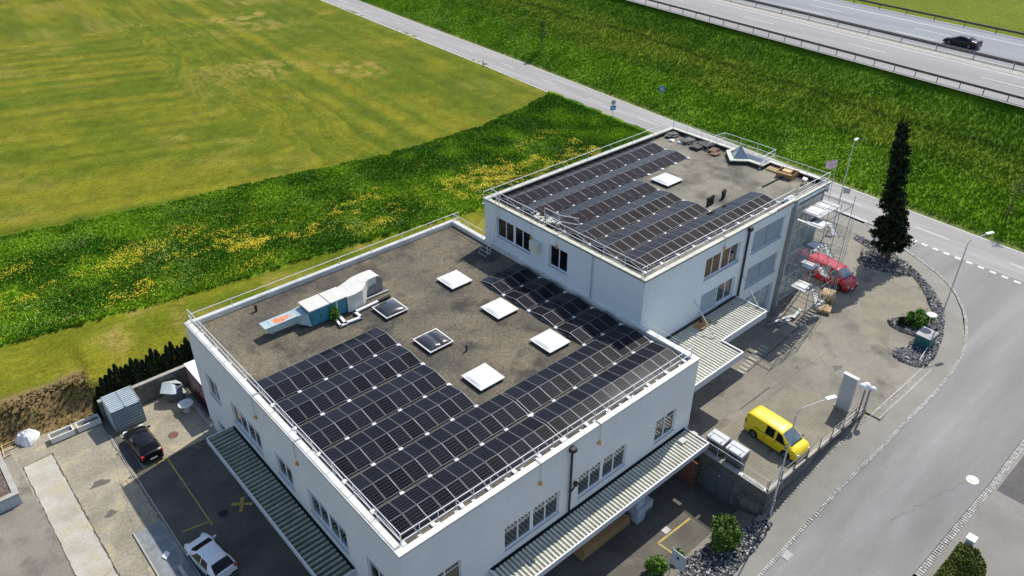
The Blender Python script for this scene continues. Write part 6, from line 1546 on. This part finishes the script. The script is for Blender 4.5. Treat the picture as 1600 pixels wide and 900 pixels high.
def bush(c, rx, ry, h, n, m_, size, label, cat='bush', group=None, lumps=7, seed=0, name='bush'):
    r_=random.Random(seed); t=thing(name,label,cat,c,group); pts=[]
    L_=[(c[0],c[1],c[2]+h*.5,1.0)]
    for k in range(lumps): a=r_.uniform(0,2*PI); d=r_.uniform(.3,.95); L_.append((c[0]+rx*d*math.cos(a),c[1]+ry*d*math.sin(a),c[2]+h*r_.uniform(.3,.85),r_.uniform(.35,.6)))
    mb=MB()
    for (x,y,z,s) in L_:
        m2=int(n*s*s/ sum(l[3]**2 for l in L_)*1.0); d=rng.normal(size=(m2,3)); d/=np.linalg.norm(d,axis=1)[:,None]; rr=(.45+.6*rng.random(m2)**.6)*(1+.2*rng.normal(size=m2))*(1+.25*np.sin(d[:,0]*5+s*9)*np.sin(d[:,2]*4+d[:,1]*6))
        pts.append(np.stack([x+d[:,0]*rr*rx*s*.8,y+d[:,1]*rr*ry*s*.8,np.maximum(z+d[:,2]*rr*h*s*.55,c[2]+.02)],1)); limb(mb,(c[0],c[1],c[2]-.05),(x,y,z),.035,.012,3,.05)
    part(t,'stems',mb,M['bark']); attach(t,'foliage',leaves('foliage',np.concatenate(pts),size,M[m_],up=.6),c); return t
bush((20.9,-6.75,.25),1.0,1.0,2.15,7500,'leaf_shrub',.10,'large rounded green bush beside the street at the foot of the retaining wall',seed=1,lumps=11)
bush((16.1,-4.9,0),.6,.65,1.15,3000,'leaf_bright',.09,'smaller bright green bush left of the pale notice panel',seed=2)
bush((17.9,-5.3,0.05),.35,.35,.8,1200,'leaf_bright',.08,'small bright green shrub just behind the notice panel',seed=3,lumps=4)
bush((52.0,-4.9,GL+.05),1.05,.95,1.2,5200,'leaf_bright',.10,'bright green rounded island shrub behind the disc sign',seed=4,lumps=9)
bush((51.0,-3.9,GL+.05),.5,.45,.75,2200,'leaf_thuja',.08,'small dark round shrub at the tip of the rock bed island',seed=5,lumps=4)
bush((8.75,21.15,ZG+.0),.35,.3,1.15,1300,'leaf_bright',.07,'self-sown green plant growing against the teal ventilation cabinet','plant',seed=6,lumps=5,name='rooftop_plant')
# clipped ground cover at the bottom right corner
hp_=[(30.7,-17.55),(31.0,-18.6),(30.3,-19.4),(28.0,-20.2),(24.2,-19.8),(24.3,-17.45)]
t=thing('hedge_bed','olive green ground-cover hedge with a dark hollow at the bottom right corner','hedge',(28,-18.4,float(zs(28))))
N_=36000; xs_=rng.uniform(24.2,31.1,N_); ys_=rng.uniform(-20.2,-17.4,N_); k=inside(hp_,xs_,ys_); xs_,ys_=xs_[k],ys_[k]
hol=np.exp(-(((xs_-29.0)/.95)**2+((ys_+18.7)/.8)**2)*1.3); hh=(.65+.25*fbm(xs_,ys_,.7,3,3))*(1-.9*np.clip(hol*1.5,0,1)); zz_=np.interp(xs_,[10,60],[zs(10),zs(60)])*0+zs(xs_)+hh*(.6+.4*rng.random(len(xs_)))
attach(t,'foliage',leaves('foliage',np.stack([xs_,ys_,zz_],1),.075,M['leaf_olive'],up=1.2),(28,-18.4,float(zs(28))))
mb=MB(); mb.add([(x,y,float(zs(x))+.05) for x,y in hp_],[tuple(range(6))]); part(t,'soil',mb,M['bed'])
zb_=float(zs(31)); mb=MB(); mb.box(31.05,-18.2,zb_,31.55,-17.75,zb_+.95); t=thing('utility_box','small pale utility box at the tip of the olive hedge','box',(31.3,-18,zb_)); part(t,'case',mb,M['bin_grey'],bevel=.02); mb=MB(); mb.box(31.0,-18.25,zb_+.951,31.6,-17.7,zb_+1.01); part(t,'lid',mb,M['white_metal'])
# rock beds
def rock_bed(name,poly,zf,n,label,smin=.07,smax=.2,seed=0,z_edge=True,pale=.12):
    r_=np.random.default_rng(seed); P=np.array(poly); x0,y0=P.min(0); x1,y1=P.max(0)
    mb=MB(); mb.add([(x,y,float(zf(x,y))+.035) for x,y in poly],[tuple(range(len(poly)))]); t=struct(name,mb,M['bed'])
    if z_edge:
        mb=MB()
        for a,b in zip(poly,poly[1:]+poly[:1]):
            c=((a[0]+b[0])/2,(a[1]+b[1])/2); L_=math.hypot(a[0]-b[0],a[1]-b[1])/2; mb.obox((*c,float(zf(*c))+.05),L_+.03,.05,.09,math.atan2(b[1]-a[1],b[0]-a[0]))
        o=struct(name+'_kerb',mb,M['kerb'],parent=t); o.name='kerb'
    xs=r_.uniform(x0,x1,n*3); ys=r_.uniform(y0,y1,n*3); k=inside([tuple(p) for p in poly],xs,ys); xs,ys=xs[k][:n],ys[k][:n]; m_=len(xs)
    octa=np.array([(1,0,0),(0,1,0),(-1,0,0),(0,-1,0),(0,0,1),(0,0,-.6)],float); of=np.array([(0,1,4),(1,2,4),(2,3,4),(3,0,4),(1,0,5),(2,1,5),(3,2,5),(0,3,5)])
    s=r_.uniform(smin,smax,m_)[:,None,None]; v=octa[None]*s*(1+.45*r_.uniform(-1,1,(m_,6,3))); v[:,:,2]*=.6
    th=r_.uniform(0,2*PI,m_); c,s_=np.cos(th)[:,None],np.sin(th)[:,None]; X=v[:,:,0]*c-v[:,:,1]*s_; Y=v[:,:,0]*s_+v[:,:,1]*c
    zz=np.array([float(zf(a,b)) for a,b in zip(xs,ys)]); V=np.stack([X+xs[:,None],Y+ys[:,None],v[:,:,2]+zz[:,None]+.10+r_.uniform(0,.08,m_)[:,None]],2).reshape(-1,3)
    F=(of[None]+6*np.arange(m_)[:,None,None]).reshape(-1,3); pf=r_.random(m_)<pale
    me=np_mesh('stones',V,F,[M['rock'],M['rock_w']]); me.polygons.foreach_set('material_index',np.repeat(pf.astype(np.int32),8)); o=bpy.data.objects.new('stones',me); COL.objects.link(o); o['kind']='stuff'; o['label']=label; o['category']='stones'
flat=lambda x,y:GL
IN_=[(63.9,7.2),(63.2,3.3),(61.9,.6),(60.5,-1.4),(59.1,-2.9),(57.6,-4.1),(57.0,-3.7),(58.9,-2.1),(60.2,-.7),(59.3,.6),(58.2,1.8),(58.0,3.2),(59.2,4.6),(62.2,4.6),(63.0,7.0)]
rock_bed('rock_bed',IN_,flat,2600,'dark and pale slate chippings in the bed around the conifer',seed=1)
IS_=[(57.5,-4.3),(56.6,-5.1),(54.8,-6.0),(52.2,-7.0),(49.0,-7.8),(46.9,-8.0),(46.1,-7.5),(45.9,-6.4),(46.2,-5.5),(46.9,-5.2),(48.3,-6.0),(48.55,-5.75),(50.4,-5.75),(50.1,-4.3),(50.2,-3.4),(50.8,-2.8),(51.6,-3.2),(52.8,-4.3),(53.5,-5.4),(54.1,-5.7),(56.8,-3.8)]
rock_bed('rock_island',IS_,flat,3600,'dark and pale slate chippings in the curved island around the teal cabinet',seed=2)
zlow=lambda x,y: max(0.0,float(zs(x))*min(1,max(0,(-5.3-y)/2.6)))
rock_bed('street_rock_bed',[(15.2,-6.5),(17.2,-6.0),(19.0,-5.7),(20.5,-5.9),(22.2,-6.6),(24.4,-7.2),(24.4,-8.1),(21.8,-8.4),(15.2,-8.5)],zlow,1900,'grey slate chippings sloping from the yard up to the footway',.05,.18,seed=3,z_edge=False,pale=.2)
mb=MB(); mb.add([(x,y,zlow(x,y)-.0) for x,y in [(10,-6.2),(24.6,-6.2),(24.6,-8.45),(10,-8.5)]],[(0,1,2,3)])
strip_mesh('slope_to_footway',[4+.8*i for i in range(26)]+[24.6],lambda x:(x,fwi_y(x)+.05),lambda x:(x,-5.4),lambda x,y:zlow(x,y)+.012,M['asphalt_lot'],5)
mb=MB()
for i in range(3):
    mb.obox((22.9+.42*i,-7.3-.1*i,.5+.07*i),.2,.28,.12,.3)
solo('stone_blocks',mb,M['kerb'],'three pale stone blocks beside the large bush at the foot of the lamp','stones',(23,-7.3,.4))
mb=MB(); mb.obox((60.9,5.0,GL+.12),.5,.12,.12,.4); 
for k,(x,y) in enumerate(((60.1,1.0),(60.6,1.3))): mb.obox((x,y,GL+.45),.16,.1,.36,.3*k,.1)
solo('boulders',mb,M['wall_conc'],'two upright brown boulders in the shade at the conifer foot','boulders',(60.3,1.1,GL))
M['terracotta']=mat('reddish_gravel',(.42,.22,.14),(.34,.17,.11),2,.95,fine=6,fine_amt=.25)
mb=MB(); mb.add([(x,y,GL+.05) for x,y in [(58.3,2.2),(59.6,1.4),(62.0,3.4),(61.8,4.5),(59.3,4.5),(58.2,3.2)]],[tuple(range(6))]); struct('red_gravel_patch',mb,M['terracotta'])
# young trees with stakes on the verge
def young_tree(px_,py_,h,label,dense,seed):
    p=ground_at(px_,py_); r_=random.Random(seed); t=thing('young_tree',label,'tree',p,'young staked trees on the verge'); mb=MB(); limb(mb,p-Vector((0,0,.2)),p+Vector((0,0,h)),.07,.015,4,.06); part(t,'trunk',mb,M['bark'])
    pts=[]; mb=MB()
    for k in range(34):
        u=r_.uniform(.32,.98); a=r_.uniform(0,2*PI); rr=1.25*(1-u)**.6+.15; s=p+Vector((0,0,h*u)); e=s+Vector((rr*math.cos(a),rr*math.sin(a),rr*.7)); mb.tube(s,e,.018,4,.006,cap=False)
        n=dense; w=rng.random(n); pts.append(np.array(s)+np.outer(w,np.array(e-s))+rng.normal(size=(n,3))*.16)
    part(t,'branches',mb,M['bark']); attach(t,'crown',leaves('crown',np.concatenate(pts),.085,M['leaf_bright' if dense>30 else 'leaf_shrub']),p)
    for k in range(3): a=2*PI*k/3+.5; mb=MB(); mb.tube(p+Vector((.5*math.cos(a),.5*math.sin(a),-.2)),p+Vector((.42*math.cos(a),.42*math.sin(a),1.7)),.035,6); part(t,'stake',mb,M['wood_d'])
    mb=MB(); q=[p+Vector((.42*math.cos(2*PI*k/3+.5),.42*math.sin(2*PI*k/3+.5),1.55)) for k in range(3)]; mb.path(q+[q[0]],.025,5); part(t,'tie_bar',mb,M['wood_d'])
young_tree(847,80,5.2,'young leafy tree with stakes on the verge beyond the country road',46,1)
young_tree(1572,345,5.0,'young sparse tree with three stakes near the right edge',9,2)
# grass: tufts, one joined cover per meadow
def tufts(name, x, y, z, h, w, col, label):
    n=len(x); a=rng.random((n,3))*2*PI; V=np.zeros((n,9,3)); base=np.stack([x,y,z-.05],1)
    for k in range(3):
        d=np.stack([np.cos(a[:,k]),np.sin(a[:,k]),np.zeros(n)],1); s=np.stack([-d[:,1],d[:,0],np.zeros(n)],1); lean=rng.uniform(.2,1.0,n)[:,None]
        V[:,3*k]=base-s*w[:,None]+d*.03; V[:,3*k+1]=base+s*w[:,None]+d*.03; V[:,3*k+2]=base+d*h[:,None]*lean; V[:,3*k+2,2]+=h*rng.uniform(.7,1.1,n)
    F=np.arange(9*n).reshape(-1,3); me=np_mesh(name,V.reshape(-1,3),F,M['tuft'],False,np.repeat(col,9,0)); o=bpy.data.objects.new(name,me); COL.objects.link(o); o['kind']='stuff'; o['label']=label; o['category']='grass'
def scatter(n,x0,x1,y0,y1,f):
    x=rng.uniform(x0,x1,n); y=rng.uniform(y0,y1,n); k=f(x,y); return x[k],y[k]
x,y=scatter(300000,-30,73,38,67,lambda x,y:(zone(x,y)==1)&(x<far_edge(y)-RW-.3)&(rng.random(x.shape)<np.clip(1.25-(y-42)*.012,.3,1)))
x,y=x[:135000],y[:135000]; c=meadow_col(x,y)*(.95+.65*rng.random(len(x)))[:,None]
tufts('tall_grass',x,y,H(x,y)+dm(x,y),.16+.20*rng.random(len(x)),.035+.05*rng.random(len(x)),c,'tall uncut green meadow grass between the mown field and the hall')
x,y=scatter(200000,-30,73,33,130,lambda x,y:(zone(x,y)!=1)&(x<far_edge(y)-RW-.3)&keep_m(x,y)); x,y=x[:90000],y[:90000]; c=meadow_col(x,y)*(.95+.55*rng.random(len(x)))[:,None]
tufts('mown_grass',x,y,H(x,y)+dm(x,y),.02+.05*rng.random(len(x)),.05+.06*rng.random(len(x)),c,'short mown yellow-green grass of the large field')
x,y=scatter(560000,74,122,-20,230,lambda x,y:(x>far_edge(y)+.5)&(-hoff(x,y)>.8)); x,y=x[:230000],y[:230000]; c=east_col(x,y)*(1.0+.6*rng.random(len(x)))[:,None]
tufts('bank_grass',x,y,H(x,y)+de(x,y),.15+.2*rng.random(len(x)),.03+.05*rng.random(len(x)),c,'rough green grass on the slope between the country road and the motorway')
def flowers(name,x,y,m_,s,label,dz=.42):
    n=len(x); z=H(x,y)+dm(x,y)+dz*(.6+.5*rng.random(n)); a=rng.random(n)*PI; c,s_=np.cos(a)*s,np.sin(a)*s; t1=rng.normal(size=n)*.35*s
    V=np.stack([np.stack([x-c,y-s_,z-t1],1),np.stack([x+s_*.7,y-c*.7,z],1),np.stack([x+c,y+s_,z+t1],1),np.stack([x-s_*.7,y+c*.7,z],1)],1).reshape(-1,3)
    me=np_mesh(name,V,np.arange(4*n).reshape(n,4),M[m_]); o=bpy.data.objects.new(name,me); COL.objects.link(o); o['kind']='stuff'; o['label']=label; o['category']='flowers'
def sbd(x): return np.interp(x,SB_X,SB_Y)
def tbd(x): return np.interp(x,TB_X,TB_Y)
x=rng.uniform(-25,60,420000); y=rng.uniform(38,70,420000); v=(y-sbd(x))/(tbd(x)-sbd(x))
xr=x*.86+y*.5; yr=-x*.30+y*.95
d=.55*fbm(xr,yr*2.2,6,50,4)+.45*fbm(x,y,1.3,51,4); band=np.exp(-np.abs((v-.30)/.27)**2.5)*np.where(x<40,1,.85); p_=np.clip((d-.50)*4.2,0,1)**1.3*band*.85*np.clip(v*9,0,1)+.012*band
k=(rng.random(len(x))<p_)&(v>.02)&(v<.97); flowers('yellow_flowers',x[k][:60000],y[k][:60000],'fl_y',.05,'drifts of yellow buttercups in the tall meadow')
d=fbm(x,y,6,60,4)+.25*fbm(x,y,1.2,61,3); p_=np.clip((d-.66)*1.6,0,1)*.35+.006; k=(rng.random(len(x))<p_)&(v>.02)&(v<1.0); flowers('white_flowers',x[k][:26000],y[k][:26000],'fl_w',.04,'scattered white and pale flowers in the tall meadow',.5)
x,y=scatter(60000,74,92,-10,120,lambda x,y:(x>far_edge(y)+1)&(x<far_edge(y)+8)&(fbm(x,y,5,70,3)>.56)); x,y=x[:1500],y[:1500]; dm0=dm; dm=de; flowers('verge_flowers',x,y,'fl_w',.06,'few pale flowers on the verge beyond the country road'); dm=dm0
# soil clods on the bank
x,y=scatter(12000,-16,-5.8,35.4,39,lambda x,y:np.ones(x.shape,bool)); x,y=x[:2600],y[:2600]
tufts('bank_weeds',x,y,H(x,y),.08+.14*rng.random(len(x)),.05+.06*rng.random(len(x)),np.array([.10,.095,.03])*(.6+.8*rng.random(len(x)))[:,None],'dry weeds on the bare earth bank')
